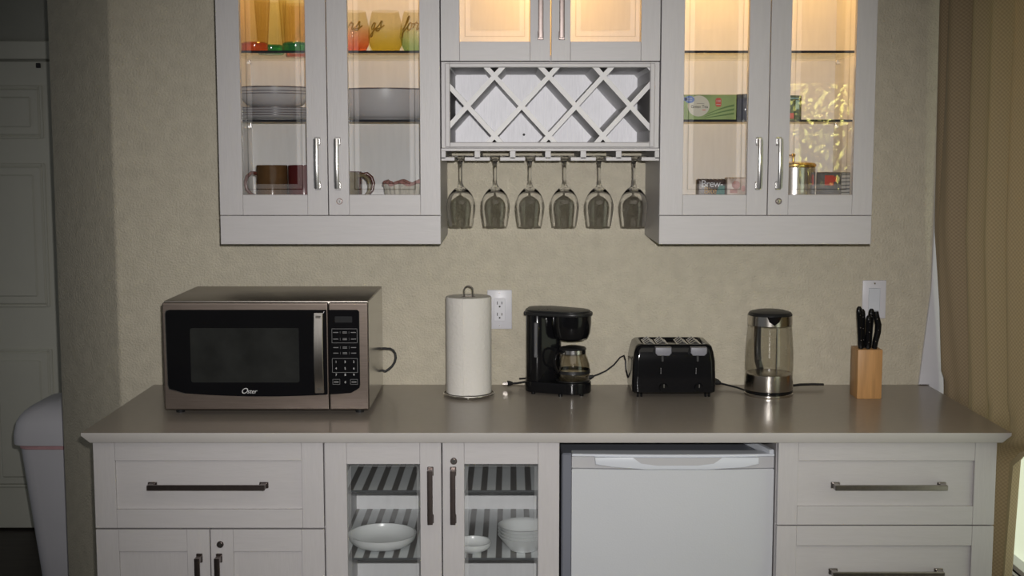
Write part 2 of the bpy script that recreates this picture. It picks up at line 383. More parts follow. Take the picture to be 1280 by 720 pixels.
struct(MB().box(-1.755,.6,1.685,1.70,0,.09,b=.003).box(-4.2,-2.77,1.685,1.70,0,.09,b=.003).build('baseboard_left', 'hall_door'))

# curtain
cm = bmesh.new(); NU, NV = 150, 60
grid = []
uvs = {}
for j in range(NV+1):
    z = .04 + (2.36-.04)*j/NV
    row = []
    for i in range(NU+1):
        u = i/NU
        yend = -.80 if z > .93 else (-.80 + .17*min(1,(.93-z)/.06) if z > .87 else -.63)
        if z <= .87: yend = -.63 + .10*(.87-z)
        y = -.035 + (yend + .035)*u
        amp = .022 + .010*math.sin(u*9.1+1) 
        lean = .040*max(0,min(1,(z-.95)/.45))*(1-u*.75)
        x = 1.246 - lean + (.004 + .8*amp*min(1,u*6))*0 + amp*min(1,.25+u*5)*math.sin(u*30 + .5*math.sin(z*2.2+u*5)) + .006*math.sin(u*71+z*1.4)
        if z < 1.0: x = max(x, 1.2255)
        v = cm.verts.new((x, y, z)); row.append(v); uvs[v] = (u*.95, z)
    grid.append(row)
uvl = cm.loops.layers.uv.new('UVMap')
for j in range(NV):
    for i in range(NU):
        f = cm.faces.new((grid[j][i], grid[j][i+1], grid[j+1][i+1], grid[j+1][i])); f.smooth = True
        for l in f.loops: l[uvl].uv = uvs[l.vert]
me = bpy.data.meshes.new('curtain'); cm.to_mesh(me); cm.free(); me.materials.append(M['curtain'])
cu = bpy.data.objects.new('curtain', me); C.objects.link(cu); tag(cu, 'tan woven curtain hanging in folds beside the end of the worktop', 'curtain')
rod = thing('curtain_rod', 'dark rod above the frame carrying the tan curtain', 'curtain rod', (1.252,-.4,2.38))
MB().tube([(1.252,-.03,2.38),(1.252,-1.8,2.38)], .011).build('rod', 'bronze', rod)
for yy in (-.08,-1.74): MB().box(1.252,1.338,yy-.01,yy+.01,2.372,2.388).build('bracket', 'bronze', rod)

# ------------------------------------------------------------------ cabinets
def handle(parent, x, z0, z1, yf, mt, vertical=True, name='handle'):
    b = MB(); w = .0075
    if vertical:
        for z in (z0, z1): b.box(x-w, x+w, yf-.006, yf, z-.011, z+.011, b=.001).box(x-.006, x+.006, yf-.026, yf-.004, z-.007, z+.007, b=.001)
        bw_ = .005 if mt == 'chrome' else 0.; n = 9; zz = [z0-.007 + (z1-z0+.014)*k/(n-1) for k in range(n)]
        poly = [(yf-.024-bw_*math.sin(math.pi*k/(n-1)), zz[k]) for k in range(n)] + [(yf-.032-bw_*math.sin(math.pi*k/(n-1)), zz[k]) for k in range(n-1,-1,-1)]
        b.prism(poly, 'x', x-.0065, x+.0065, b=.0034 if bw_ else .001, seg=3)
    else:
        for xx in (z0, z1): b.box(xx-.011, xx+.011, yf-.006, yf, x-w, x+w, b=.001).box(xx-.007, xx+.007, yf-.026, yf-.004, x-.006, x+.006, b=.001)
        b.box(z0-.007, z1+.007, yf-.032, yf-.024, x-.0065, x+.0065, b=.0015)
    return b.build(name, mt, parent)
def lock(parent, x, z, yf):
    b = MB(); b.disc(x, z, yf, .0085, .003, 0); b.disc(x, z, yf-.003, .0055, .0015, 1); b.box(x-.0006,x+.0006,yf-.0052,yf-.0044,z-.003,z+.003,b=0,m=2)
    return b.build('lock', ['bronze','chrome','slot'], parent)
def shaker(parent, x0, x1, z0, z1, yf, sl=.056, sr=.056, rt=.056, rb=.053, glass=None, name='door', bw=(.013,.0022,.012)):
    b = MB(); t = .02; e = .0007
    b.box(x0, x0+sl, yf, yf+t, z0, z1, b=e).box(x1-sr, x1, yf, yf+t, z0, z1, b=e)
    b.box(x0+sl+.0003, x1-sr-.0003, yf+.0003, yf+t, z1-rt, z1, b=e, m=1).box(x0+sl+.0003, x1-sr-.0003, yf+.0003, yf+t, z0, z0+rb, b=e, m=1)
    if not glass: b.box(x0+sl-.003, x1-sr+.003, yf+.009, yf+t-.003, z0+rb-.003, z1-rt+.003, b=0, m=1 if (x1-x0) > (z1-z0) else 0)
    d = b.build(name, ['white','whiteh'], parent)
    if glass:
        g = MB(); X0, X1, Z0, Z1 = x0+sl-.002, x1-sr+.002, z0+rb-.002, z1-rt+.002; y = yf+.011
        rings = [0, .002, .002+bw[0], .002+bw[0]+bw[1], .002+sum(bw)]
        def q(a, i, z, j, m):
            t_ = bmesh.new(); t_.faces.new([t_.verts.new(p) for p in ((a,y,z),(i,y,z),(i,y,j),(a,y,j))]); g._merge(t_, m)
        for k in range(4):
            o, n = rings[k], rings[k+1]; mi = [1,1,2,1][k]
            q(X0+o, X0+n, Z0+o, Z1-o, mi); q(X1-n, X1-o, Z0+o, Z1-o, mi); q(X0+n, X1-n, Z0+o, Z0+n, mi); q(X0+n, X1-n, Z1-n, Z1-o, mi)
        o = rings[4]; q(X0+o, X1-o, Z0+o, Z1-o, 0)
        g.build('glass_pane', glass, d)
    return d
UY = -.37      # front of upper doors
GL = ['pane','bevel','groove']; GLOW = ['pane_low','bevel_low','groove']
def upper(name, label, x0, xm, x1, hm):
    t = thing(name, label, 'cabinet', ((x0+x1)/2, 0, 1.38)); k = .016
    b = MB()
    for a in (x0, x1-k): b.box(a, a+k, UY+.0215, -.001, 1.38, 2.22, b=.0008)
    b.box(x0+k, x1-k, UY+.0215, -.001, 1.456, 1.472).box(x0+k, x1-k, UY+.0215, -.001, 2.204, 2.22)
    b.box(x0+k, x1-k, -.012, -.001, 1.472, 2.204, b=0, m=1)
    for a in (x0+k, x1-k-.001): b.box(a, a+.001, UY+.03, -.012, 1.472, 2.204, b=0, m=1)
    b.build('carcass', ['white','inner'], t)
    MB().box(x0, x1, UY+.0005, UY+.0205, 1.38, 1.4545, b=.001).build('valance', 'whiteh', t)
    for z in (1.876, 1.698):
        s = MB(); a0, a1, y0, y1 = x0+k+.002, x1-k-.002, UY+.04, -.015
        s.box(a0, a1, y0, y0+.002, z, z+.006, b=0, m=1); s.box(a0, a1, y0+.002, y1, z+.0055, z+.006, b=0, m=0); s.box(a0, a1, y0+.002, y1, z, z+.0005, b=0, m=1 if 0 else 0)
        s.build('shelf', ['shelfglass','shelfedge'], t)
        for xx, sg in ((x0+k, 1), (x1-k, -1)):
            for yy in (-.30, -.06):
                c = MB(); c.lathe([(0,0),(.004,0),(.004,.004),(0,.004)], (xx+sg*.007, yy, z-.0045), 12)
                c.box(min(xx,xx+sg*.012), max(xx,xx+sg*.012), yy-.004, yy+.004, z-.012, z-.004)
                c.build('shelf_clip', 'chrome', t)
    dl = shaker(t, x0, xm-.0012, 1.456, 2.22, UY, glass=GL, sl=.060, sr=.053); dr = shaker(t, xm+.0012, x1, 1.456, 2.22, UY, glass=GL, sl=.053, sr=.052)
    handle(dl, xm-.026, 1.533, 1.647, UY, 'chrome'); handle(dr, xm+.026, 1.533, 1.647, UY, 'chrome'); lock(dr, xm+.029, 1.492, UY)
    for xx in ((x0+xm)/2, (x1+xm)/2): MB().lathe([(0,0),(.03,0),(.032,.004),(.032,.011),(0,.011)], (xx,-.18,2.1925), 24).build('puck_light', 'puck', t)
    return t
upper('upper_cabinet', 'white glass-door upper cabinet holding grey bowls, mugs and tinted glasses', -.761, -.478, -.186, None)
upper('upper_cabinet', 'white glass-door upper cabinet holding green tea carton and steel canister', .384, .665, .938, None)
# middle cabinet
t = thing('upper_cabinet', 'short white glass-door cabinet glowing warm above the wine rack', 'cabinet', (.1,0,1.853)); k = .016
b = MB()
for a in (-.183, .381-k): b.box(a, a+k, UY+.0215, -.001, 1.853, 2.22)
b.box(-.183+k, .381-k, UY+.0215, -.001, 1.853, 1.869).box(-.183+k, .381-k, UY+.0215, -.001, 2.204, 2.22).box(-.183+k, .381-k, -.012, -.001, 1.869, 2.204, b=0, m=1)
b.build('carcass', ['white','inner'], t)
dl = shaker(t, -.183, .0982, 1.853, 2.22, UY, glass=GL, sl=.048, sr=.0515, rb=.049); dr = shaker(t, .1012, .381, 1.853, 2.22, UY, glass=GL, sl=.049, sr=.049, rb=.049)
handle(dl, .0735, 1.917, 2.03, UY, 'bronze'); handle(dr, .1275, 1.917, 2.03, UY, 'bronze')
MB().lathe([(0,0),(.03,0),(.032,.004),(.032,.011),(0,.011)], (.1,-.18,2.1925), 24).build('puck_light', 'puck', t)

# wine rack
t = thing('wine_rack', 'white lattice wine rack with empty diamond bays between the upper cabinets', 'wine rack', (.1,0,1.63))
b = MB(); X0, X1, Z0, Z1 = -.161, .357, 1.644, 1.837
b.box(-.183, X0, UY+.004, -.001, 1.630, 1.851).box(X1, .381, UY+.004, -.001, 1.630, 1.851).box(X0, X1, UY+.004, -.001, 1.630, Z0).box(X0, X1, UY+.004, -.001, Z1, 1.851)
b.box(X0, X1, -.016, -.001, Z0, Z1, b=0, m=1)
b.disc(.034, 1.668, -.016, .0035, .0006, 2)
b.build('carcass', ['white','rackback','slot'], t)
b = MB()      # front moulding frame
for q in ((X0-.012,X0+.001,Z0-.012,Z1+.010),(X1-.001,X1+.012,Z0-.012,Z1+.010),(X0,X1,Z0-.012,Z0+.001),(X0,X1,Z1-.001,Z1+.010)): b.box(q[0],q[1],UY-.004,UY+.005,q[2],q[3],b=.002)
b.build('moulding', 'whiteh', t)
def clip(poly, ax, lim, sign):
    out = []
    for i in range(len(poly)):
        p, q = poly[i], poly[(i+1) % len(poly)]
        ip, iq = sign*(p[ax]-lim) <= 0, sign*(q[ax]-lim) <= 0
        if ip: out.append(p)
        if ip != iq:
            f = (lim-p[ax])/(q[ax]-p[ax]); out.append((p[0]+f*(q[0]-p[0]), p[1]+f*(q[1]-p[1])))
    return out
b = MB()
for sgn in (1, -1):
    for kk in range(-2, 7):
        xk = -.1157 + .1407*kk; dv = Vector((.0707, sgn*.077)).normalized(); nv = Vector((-dv.y, dv.x))*.0062; c0 = Vector((xk, 1.738))
        poly = [tuple(c0+dv*L+nv*s) for L, s in ((-.4,-1),(.4,-1),(.4,1),(-.4,1))]
        for ax, lim, sg in ((0,X0+.0005,-1),(0,X1-.0005,1),(1,Z0+.0005,-1),(1,Z1-.0005,1)):
            poly = clip(poly, ax, lim, sg)
            if len(poly) < 3: break
        if len(poly) >= 3: b.prism(poly, 'y', UY+.006 + (.0003 if sgn > 0 else 0), -.0165)
b.build('lattice', 'lattice', t)
# stemware rack : T rails under the wine rack
t = thing('stemware_rack', 'white slotted stemware rack fixed under the wine rack', 'glass rack', (.1,0,1.60))
GX = [-.136 + .0918*i for i in range(6)]
b = MB(); b.box(-.184, .3825, UY+.002, -.02, 1.622, 1.6295)
edges = [-.184] + [(GX[i]+GX[i+1])/2 for i in range(5)] + [.3825]
for i, e in enumerate(edges):
    if i == 0: b.box(-.184, -.172, UY+.002, -.02, 1.602, 1.6225).box(-.184, GX[0]-.013, UY+.002, -.02, 1.597, 1.6065)
    elif i == 6: b.box(.3705, .3825, UY+.002, -.02, 1.602, 1.6225).box(GX[5]+.013, .3825, UY+.002, -.02, 1.597, 1.6065)
    else: b.box(e-.0075, e+.0075, UY+.002, -.02, 1.602, 1.6225).box(GX[i-1]+.013, GX[i]-.013, UY+.002, -.02, 1.597, 1.6065)
b.build('rails', 'white', t)
# wine glasses hanging upside down
ords = ['leftmost of the six wine glasses hanging upside down under the wine rack', 'second from the left of six wine glasses hanging under the wine rack',
        'third from the left of six wine glasses hanging under the wine rack', 'fourth from the left of six wine glasses hanging under the wine rack',
        'second from the right of six wine glasses hanging under the wine rack', 'rightmost hanging wine glass, beside the right upper cabinet']
GY = -.30; ZF = 1.6067
g0 = thing('wine_glass', ords[0], 'wine glass', (GX[0],GY,ZF), 'wine glasses hanging from the stemware rack')
c = (GX[0],GY,ZF)
MB().lathe([(0,.0035),(.030,.0030),(.0385,.0022),(.0395,.0012),(.038,0),(.025,-.0015),(.012,-.005),(.0062,-.011),(.0048,-.020),(0,-.020)], c, 40).build('foot', 'glass', g0, angle=60)
MB().lathe([(0,-.0202),(.0048,-.0202),(.0040,-.032),(.0039,-.045),(.0042,-.06),(.0055,-.072),(.009,-.079),(.0092,-.0795),(0,-.0795)], c, 24).build('stem', 'glass', g0, angle=60)
outer = [(.0,-.0797),(.0095,-.0797),(.016,-.084),(.024,-.092),(.0315,-.102),(.0362,-.114),(.0385,-.127),(.0385,-.138),(.0372,-.150),(.0350,-.165),(.0325,-.180),(.0318,-.184)]
inner = [(.0308,-.184),(.0312,-.180),(.0337,-.165),(.0359,-.150),(.0372,-.138),(.0372,-.127),(.0349,-.115),(.0302,-.1035),(.0225,-.0945),(.013,-.088),(0,-.086)]
MB().lathe(outer+inner, c, 48).build('bowl', 'glass', g0, angle=70)
for i in range(1, 6): dup(g0, (GX[i],GY,ZF), ords[i])

# base cabinets
BY = -.62
def base(label, x0, x1):
    t = thing('base_cabinet', label, 'cabinet', ((x0+x1)/2, 0, 0)); b = MB(); k = .018
    for a in (x0, x1-k): b.box(a, a+k, BY+.0215, -.01, .10, .9125)
    b.box(x0+k, x1-k, BY+.0215, -.01, .10, .118).box(x0+k, x1-k, -.135, -.125, .118, .9125, b=0, m=1).box(x0+k, x1-k, BY+.0215, -.135, .9055, .9125, m=1)
    for a in (x0+k, x1-k-.001): b.box(a, a+.001, BY+.03, -.135, .118, .9055, b=0, m=1)
    b.build('carcass', ['white','inner'], t)
    MB().box(x0, x1, BY+.07, BY+.088, 0, .099).build('toe_kick', 'white', t)
    return t
tA = base('white base cabinet under the microwave with one drawer over two doors', -1.033, -.4645)
d_ = shaker(tA, -1.032, -.4655, .6935, .9105, BY, sl=.053, sr=.053, rt=.047, rb=.047, name='drawer'); handle(d_, .803, -.887, -.612, BY, 'bronze', vertical=False)
dl = shaker(tA, -1.032, -.7505, .11, .6895, BY); dr = shaker(tA, -.7480, -.4655, .11, .6895, BY)
handle(dl, -.776, .44, .618, BY, 'bronze'); handle(dr, -.727, .44, .618, BY, 'bronze'); lock(dr, -.724, .652, BY)
tB = base('white glass-door base cabinet with painted-on shelf reflections and white bowls inside', -.4625, .1175)
dl = shaker(tB, -.4615, -.1745, .11, .9105, BY, sl=.0535, sr=.0525, rt=.0555, rb=.056, glass=GLOW, bw=(.0045,.0005,.004)); dr = shaker(tB, -.1715, .1165, .11, .9105, BY, sl=.0535, sr=.052, rt=.0555, rb=.056, glass=GLOW, bw=(.0045,.0005,.004))
handle(dl, -.201, .718, .838, BY, 'bronze'); handle(dr, -.145, .718, .838, BY, 'bronze'); lock(dr, -.1435, .863, BY)
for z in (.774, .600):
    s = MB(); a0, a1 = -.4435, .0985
    s.box(a0, a1, -.585, -.583, z+.0005, z+.0055, b=0, m=1); s.box(a0, a1, -.583, -.137, z, z+.005, b=0, m=0); s.build('shelf', ['mirror_bars','lowedge'], tB)
tC = base('white base cabinet of stacked drawers standing beside the curtain', .6555, 1.195)
d_ = shaker(tC, .6565, 1.194, .7015, .9105, BY, sl=.049, sr=.053, rt=.047, rb=.047, name='drawer'); handle(d_, .803, .798, 1.060, BY, 'nickel', vertical=False)
d_ = shaker(tC, .6565, 1.194, .4085, .6985, BY, sl=.049, sr=.053, rt=.05, rb=.05, name='drawer'); handle(d_, .584, .798, 1.060, BY, 'nickel', vertical=False)
d_ = shaker(tC, .6565, 1.194, .11, .4055, BY, sl=.049, sr=.053, rt=.05, rb=.05, name='drawer'); handle(d_, .29, .798, 1.060, BY, 'nickel', vertical=False)

# worktop: one slab, undercut edge
b = bmesh.new()
A = [b.verts.new(p) for p in ((-1.05,-.65,CT),(1.217,-.65,CT),(1.217,-.0015,CT),(-1.05,-.0015,CT))]
B = [b.verts.new(p) for p in ((-1.05,-.65,CT-.007),(1.217,-.65,CT-.007),(1.217,-.0015,CT-.007),(-1.05,-.0015,CT-.007))]
D = [b.verts.new(p) for p in ((-1.032,-.640,CT-.0265),(1.199,-.640,CT-.0265),(1.199,-.0015,CT-.0265),(-1.032,-.0015,CT-.0265))]
b.faces.new(A); b.faces.new(D[::-1])
for P, Q in ((A,B),(B,D)):
    for i in range(4): f = b.faces.new((P[i],Q[i],Q[(i+1)%4],P[(i+1)%4])); f.material_index = 1
bmesh.ops.recalc_face_normals(b, faces=b.faces[:])
w_ = MB(); me = bpy.data.meshes.new('t'); b.to_mesh(me); b.free(); w_.bm.from_mesh(me)
tag(w_.build('worktop', ['count','count_edge'], origin=(.08,-.33,CT-.0265)), 'long taupe laminate worktop with pale edge across the base cabinets', 'countertop')

# mini fridge
t = thing('mini_fridge', 'white mini fridge under the worktop between glass-door cabinet and drawers', 'fridge', (.4,-.3,0))
b = MB(); b.box(.125,.648,-.553,-.06,.02,.866,b=.004)
for xx in (.19,.61):
    for yy in (-.5,-.1): b.box(xx-.015,xx+.015,yy-.015,yy+.015,0,.021)
b.build('body', 'fridge_side', t)
n = 14; fp = [(.149+.503*k/n, -.592-.010*math.sin(math.pi*k/n)) for k in range(n+1)]
b = MB(); b.prism(fp+[(.652,-.553),(.149,-.553)], 'z', .05, .836, b=.002)
b.prism([(x,y+.0035) for x,y in fp]+[(.652,-.553),(.149,-.553)], 'z', .8365, .868, b=.002, m=1)
b.prism([(x,y-.001) for x,y in fp]+[(.652,-.553),(.149,-.553)], 'z', .868, .8745, b=.0015, m=2)
dd = b.build('door', ['fridge','fridge_top','fridge_bright'], t)
hp = [(.205,.868),(.612,.868),(.612,.851),(.575,.842),(.49,.837),(.33,.837),(.25,.843),(.207,.850)]
b = MB(); b.prism(hp, 'y', -.605, -.590, b=.003, seg=2)
hp2 = [(.30,.8675),(.52,.8675),(.50,.853),(.46,.848),(.36,.848),(.32,.853)]
b.prism(hp2, 'y', -.6065, -.6045, m=1)
b.build('handle', ['fridge_bright','fridge_top'], dd)
MB().prism([(.600,-.45),(.615,-.45),(.652,-.585),(.640,-.59)], 'z', .8665, .884, b=.002).build('hinge_cover', 'fridge_bright', t)

# ------------------------------------------------------------------ on the worktop
# microwave
t = thing('microwave', 'stainless steel microwave with black glass door standing on the worktop', 'microwave', (-.63,-.3,CT))
MX0, MX1, MYF, MYB, MZ0, MZ1 = -.888, -.366, -.47, -.12, .964, 1.243
b = MB(); b.box(MX0,MX1-.0012,MYF+.001,MYB,MZ0,MZ1,b=.003,seg=2)
b.box(MX1-.0014,MX1,MYF+.001,MYB,MZ0,MZ1-.003,b=0,m=1)
for xx in (-.86,-.395):
    for yy in (-.44,-.16): b.lathe([(0,0),(.011,0),(.013,.0150),(0,.0150)], (xx,yy,.9494), 16, m=2)
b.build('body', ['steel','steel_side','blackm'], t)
XS = -.4665; FY = -.49
def arcz(x): u = (x+.63)/.26; return .9995 + .013*u*u
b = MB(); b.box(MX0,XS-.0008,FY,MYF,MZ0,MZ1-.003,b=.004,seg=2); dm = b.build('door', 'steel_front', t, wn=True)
ins = [(-.8745,1.2225)]; ins = rrect(-.878,-.4700,1.10,1.2225,.010)[:0]
xs = [-.868 + (.398)*k/12 for k in range(13)]
poly = [(-.470,1.2225),(-.868,1.2225),(-.8755,1.2195),(-.878,1.212),(-.876,1.03),(-.873,1.019)] + [(x,arcz(x)) for x in xs[1:]]
MB().prism(poly, 'y', FY-.003, FY+.001, b=.001).tube([(p[0]-.0012 if p[0]<-.86 else p[0],FY-.002,p[1]) for p in poly[1:7]], .0013, 6, m=1).build('door_glass', ['blackglass','chrome'], dm)
MB().prism(rrect(-.817,-.541,1.036,1.176,.006), 'y', FY-.0036, FY-.002).build('window', 'oven_window', dm)
n = 12; hz = [1.011 + (1.216-1.011)*k/n for k in range(n+1)]
oy = [FY-.016-.010*math.sin(math.pi*k/n) for k in range(n+1)]
b = MB(); b.prism([(oy[k],hz[k]) for k in range(n+1)]+[(oy[k]+.006,hz[k]) for k in range(n,-1,-1)], 'x', -.501, -.4775, b=.0015)
b.box(-.496,-.482,FY-.018,FY-.001,1.018,1.030).box(-.496,-.482,FY-.018,FY-.001,1.197,1.209).build('handle', 'steel_k', dm)
b = MB(); b.text('ster', .0165, front(-.6635,FY-.0032,1.0128), shear=.3, ext=.0004, space=.95); b.text('O', .0205, front(-.6835,FY-.0032,1.0138), shear=.4, ext=.0004)
b.build('lettering', 'print', dm)
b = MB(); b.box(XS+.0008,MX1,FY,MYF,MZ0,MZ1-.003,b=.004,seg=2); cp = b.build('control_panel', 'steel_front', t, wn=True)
poly = [(-.4655,1.2225),(-.392,1.2225),(-.387,1.218),(-.387,1.030),(-.389,1.022),(-.396,1.017)] + [(x,arcz(x)-.0) for x in (-.41,-.43,-.45,-.4655)]
MB().prism(poly, 'y', FY-.003, FY+.001, b=.001).build('keypad', 'blackglass', cp)
MB().prism(rrect(-.449,-.405,1.190,1.206,.002), 'y', FY-.0036, FY-.002).build('display', 'display', cp)
b = MB(); fy = FY-.0031
def frame(x0,x1,z0,z1,m=1,w=.0005):
    b.box(x0,x1,fy-.0004,fy,z0-w,z0+w,b=0,m=m).box(x0,x1,fy-.0004,fy,z1-w,z1+w,b=0,m=m).box(x0-w,x0+w,fy-.0004,fy,z0,z1,b=0,m=m).box(x1-w,x1+w,fy-.0004,fy,z0,z1,b=0,m=m)
frame(-.457,-.393,1.138,1.174); frame(-.457,-.393,1.062,1.098)
zr = lambda zy: 1.241 - .00206*((340+zy/4)-378)
cols = (-.4475,-.4245,-.4025)
for zy in (300,333,375,403):
    for j, xx in enumerate(cols):
        if j == 1: b.box(xx-.0055,xx+.0055,fy-.0004,fy,zr(zy)+.0005,zr(zy)+.0022,b=0,m=1).box(xx-.0055,xx+.0055,fy-.0004,fy,zr(zy)-.0025,zr(zy)-.0008,b=0,m=1)
        else: b.box(xx-.0065,xx+.0065,fy-.0004,fy,zr(zy)-.001,zr(zy)+.001,b=0,m=1)
    for xx in (-.436,-.4135): b.box(xx-.0003,xx+.0003,fy-.0004,fy,zr(zy)-.003,zr(zy)+.003,b=0,m=1)
for r_, zy in enumerate((447,480,512)):
    for j in range(3): b.text(str(r_*3+j+1), .0082, front(cols[j],fy,zr(zy)), m=0)
b.text('0', .0082, front(cols[1],fy,zr(549)), m=0)
for j in (0,2):
    xx = cols[j]; z = zr(547); frame(xx-.009,xx+.009,z-.0065,z+.0065,w=.0004)
    b.box(xx-.006,xx+.006,fy-.0004,fy,z+.0005,z+.002,b=0,m=1).box(xx-.006,xx+.006,fy-.0004,fy,z-.0025,z-.001,b=0,m=1)
b.build('key_markings', ['print','print_dim'], cp)
# cord loop at its right side
b = MB(); hp = [(-.3655,1.070),(-.358,1.0705),(-.350,1.0695),(-.342,1.0695),(-.334,1.065),(-.328,1.056),(-.3265,1.044),(-.330,1.031),(-.337,1.020),(-.346,1.012),(-.356,1.0055),(-.3655,1.008)]
b.tube([(x,-.150,z) for x,z in hp], .0034, 10).build('cord', 'blackm', t)

t.scale = (1.0138,)*3; t.location = (-.6387, -.2524, .9305)

# paper towel holder and roll
TX, TY = -.121, -.165
t = thing('paper_towel_holder', 'wire paper towel holder with hooped top, beside the outlet', 'towel holder', (TX,TY,CT))
b = MB(); b.tube([(TX+.07*math.cos(a), TY+.07*math.sin(a), CT+.0065) for a in [2*math.pi*k/40 for k in range(40)]], .0025, 8, closed=True)
for a in (30,150,270): b.tube([(TX+.012*math.cos(R(a)),TY+.012*math.sin(R(a)),CT+.0055),(TX+.07*math.cos(R(a)),TY+.07*math.sin(R(a)),CT+.0055)], .0022, 8)
for a in (30,150,270): b.lathe([(0,0),(.0035,0),(.0045,.003),(.003,.006),(0,.006)], (TX+.07*math.cos(R(a)),TY+.07*math.sin(R(a)),CT), 12)
b.build('base', 'chrome', t)
MB().tube([(TX,TY,CT+.004),(TX,TY,1.218)], .004, 10).build('rod', 'chrome', t)
MB().tube([(TX-.012,TY,1.213)]+[(TX-.012*math.cos(R(a)),TY,1.236+.012*math.sin(R(a))) for a in range(0,181,15)]+[(TX+.012,TY,1.213)], .0024, 8).tube([(TX-.012,TY,1.2145),(TX+.012,TY,1.2145)], .0024, 8).build('hoop', 'nickel', t)
t = thing('paper_towel_roll', 'white paper towel roll standing on the wire holder', 'paper towel', (TX,TY,CT+.0095))
b = MB(); z0, z1 = .9495, 1.2195
b.lathe([(.0205,z0),(.062,z0),(.0636,z0+.002),(.0638,z0+.13),(.0640,z1-.004),(.062,z1),(.0205,z1)], (TX,TY,0), 56, closed=True)
b.prism([(TX+.0640*math.cos(R(a)),TY+.0640*math.sin(R(a))) for a in range(215,262,4)]+[(TX+.0662*math.cos(R(a)),TY+.0662*math.sin(R(a))) for a in range(259,214,-4)], 'z', z0+.001, z1-.001)
b.build('roll', 'paper', t)
MB().lathe([(.0185,z0+.0005),(.0204,z0+.0005),(.0204,z1-.0005),(.0185,z1-.0005)], (TX,TY,0), 32, closed=True).build('core', 'core', t)

# outlet and switch on the wall
t = thing('wall_outlet', 'white double wall outlet behind the paper towel roll', 'outlet', (-.036,0,1.163))
b = MB(); b.box(-.072,0,-.006,-.0005,1.105,1.220,b=.003,seg=2); b.build('cover_plate', 'plate', t)
b = MB(); b.prism(rrect(-.0525,-.0195,1.129,1.196,.004), 'y', -.0085, -.005, b=.001)
for zc in (1.179,1.146):
    for dx, h in ((-.0065,.0045),(.0065,.0038)): b.box(-.036+dx-.0011,-.036+dx+.0011,-.0088,-.0084,zc-h+.003,zc+h+.003,b=0,m=1)
    b.disc(-.036,zc-.0075,-.0084,.0026,.0004,1)
b.build('receptacle', ['plate','slot'], t)
for zc in (1.2105,1.1145): MB().disc(-.036,zc,-.006,.0028,.001).build('screw', 'chrome', t)
t = thing('light_switch', 'white rocker light switch on the wall above the knife block', 'switch', (1.053,0,1.191))
MB().box(1.019,1.088,-.006,-.0005,1.136,1.248,b=.003,seg=2).build('cover_plate', 'plate', t)
MB().prism([(-.0055,1.158),(-.0085,1.160),(-.0065,1.192),(-.0100,1.224),(-.0055,1.226)], 'x', 1.037, 1.070, b=.0008).build('rocker', 'fridge_bright', t)
for zc in (1.239,1.145): MB().disc(1.0535,zc,-.006,.0028,.001).build('screw', 'chrome', t)

# coffee maker: reservoir column on the left, basket and carafe plate on the right front
t = thing('coffee_maker', 'small black drip coffee maker between paper towels and toaster', 'coffee maker', (.13,-.13,CT))
FX, FYc = .171, -.144      # carafe axis
RX, RY = .088, -.105       # reservoir
res = hull(circ(RX-.017,RY-.021,.031)+circ(RX+.022,RY-.006,.030)+circ(RX+.018,RY+.026,.034)+circ(RX-.014,RY+.030,.031))
def scl(P, s, cx, cy): return [(cx+(x-cx)*s, cy+(y-cy)*s) for x,y in P]
b = MB()
b.prism(hull(circ(FX-.002,FYc,.0545)+scl(res,1.05,RX,RY)), 'z', CT+.006, CT+.038, b=.004, seg=2)
for px_, py_ in ((.06,-.145),(.135,-.185),(.195,-.175),(.07,-.06),(.14,-.06)): b.lathe([(0,0),(.006,0),(.006,.007),(0,.007)], (px_,py_,CT), 12)
b.lathe([(0,.038),(.046,.038),(.048,.0395),(.048,.041),(0,.041)], (FX,FYc,CT), 36, m=1)
b.build('base', ['black','blackm'], t, wn=True)
b = MB(); b.prism(hull(scl(res,1.0,RX,RY)), 'z', CT+.036, 1.168, b=.003, seg=2)
b.build('reservoir', 'black', t)
MB().box(.0615,.0725,-.1585,-.150,1.045,1.145,b=.002).build('level_window', 'level', t)
MB().lathe([(0,1.093),(.012,1.093),(.034,1.094),(.047,1.101),(.0525,1.114),(.0555,1.14),(.056,1.168),(0,1.168)], (FX-.004,FYc,0), 44).build('filter_basket', 'black', t)
b = MB(); top = hull(circ(FX-.003,FYc,.0585)+scl(res,1.10,RX,RY))
b.prism(top, 'z', 1.164, 1.174, b=.003, seg=2); b.prism(scl(top,.93,.13,-.12), 'z', 1.173, 1.179, b=.004, seg=2)
for k_ in range(5): b.box(.075+.008*k_,.078+.008*k_,-.13,-.085,1.1785,1.1802,b=.0005)
b.tube([(.036,-.118,1.166),(.046,-.112,1.166)], .006, 10).tube([(.215,-.145,1.169),(.226,-.147,1.168)], .004, 10)
b.build('lid', 'blackm', t)
b = MB(); b.tube([(.050,-.045,.958),(.030,-.055,.957),(.012,-.060,.955),(.002,-.062,.955)], .0028, 8); b.tube([(.002,-.062,.955),(-.006,-.063,.955),(-.013,-.064,.955)], [.0045,.0075,.0085], 8)
b.tube([(.045,-.04,.966),(.030,-.045,.966),(.022,-.048,.966)], .005, 8, flat=.5)
for dy in (-.005,.005): b.box(-.026,-.013,-.064+dy-.0008,-.064+dy+.0008,.952,.958,b=0,m=1)
b.build('cord', ['blackm','nickel'], t)
t = thing('carafe', 'small glass coffee carafe with black lid inside the coffee maker', 'carafe', (FX,FYc,CT+.0415))
zc = CT+.0415
MB().lathe([(.0005,.0),(.038,0),(.0445,.005),(.0482,.015),(.0488,.026),(.0468,.045),(.0415,.062),(.0365,.074),(.0345,.081),(.0352,.086)], (FX,FYc,zc), 44).build('glass_body', 'cglass', t, angle=60)
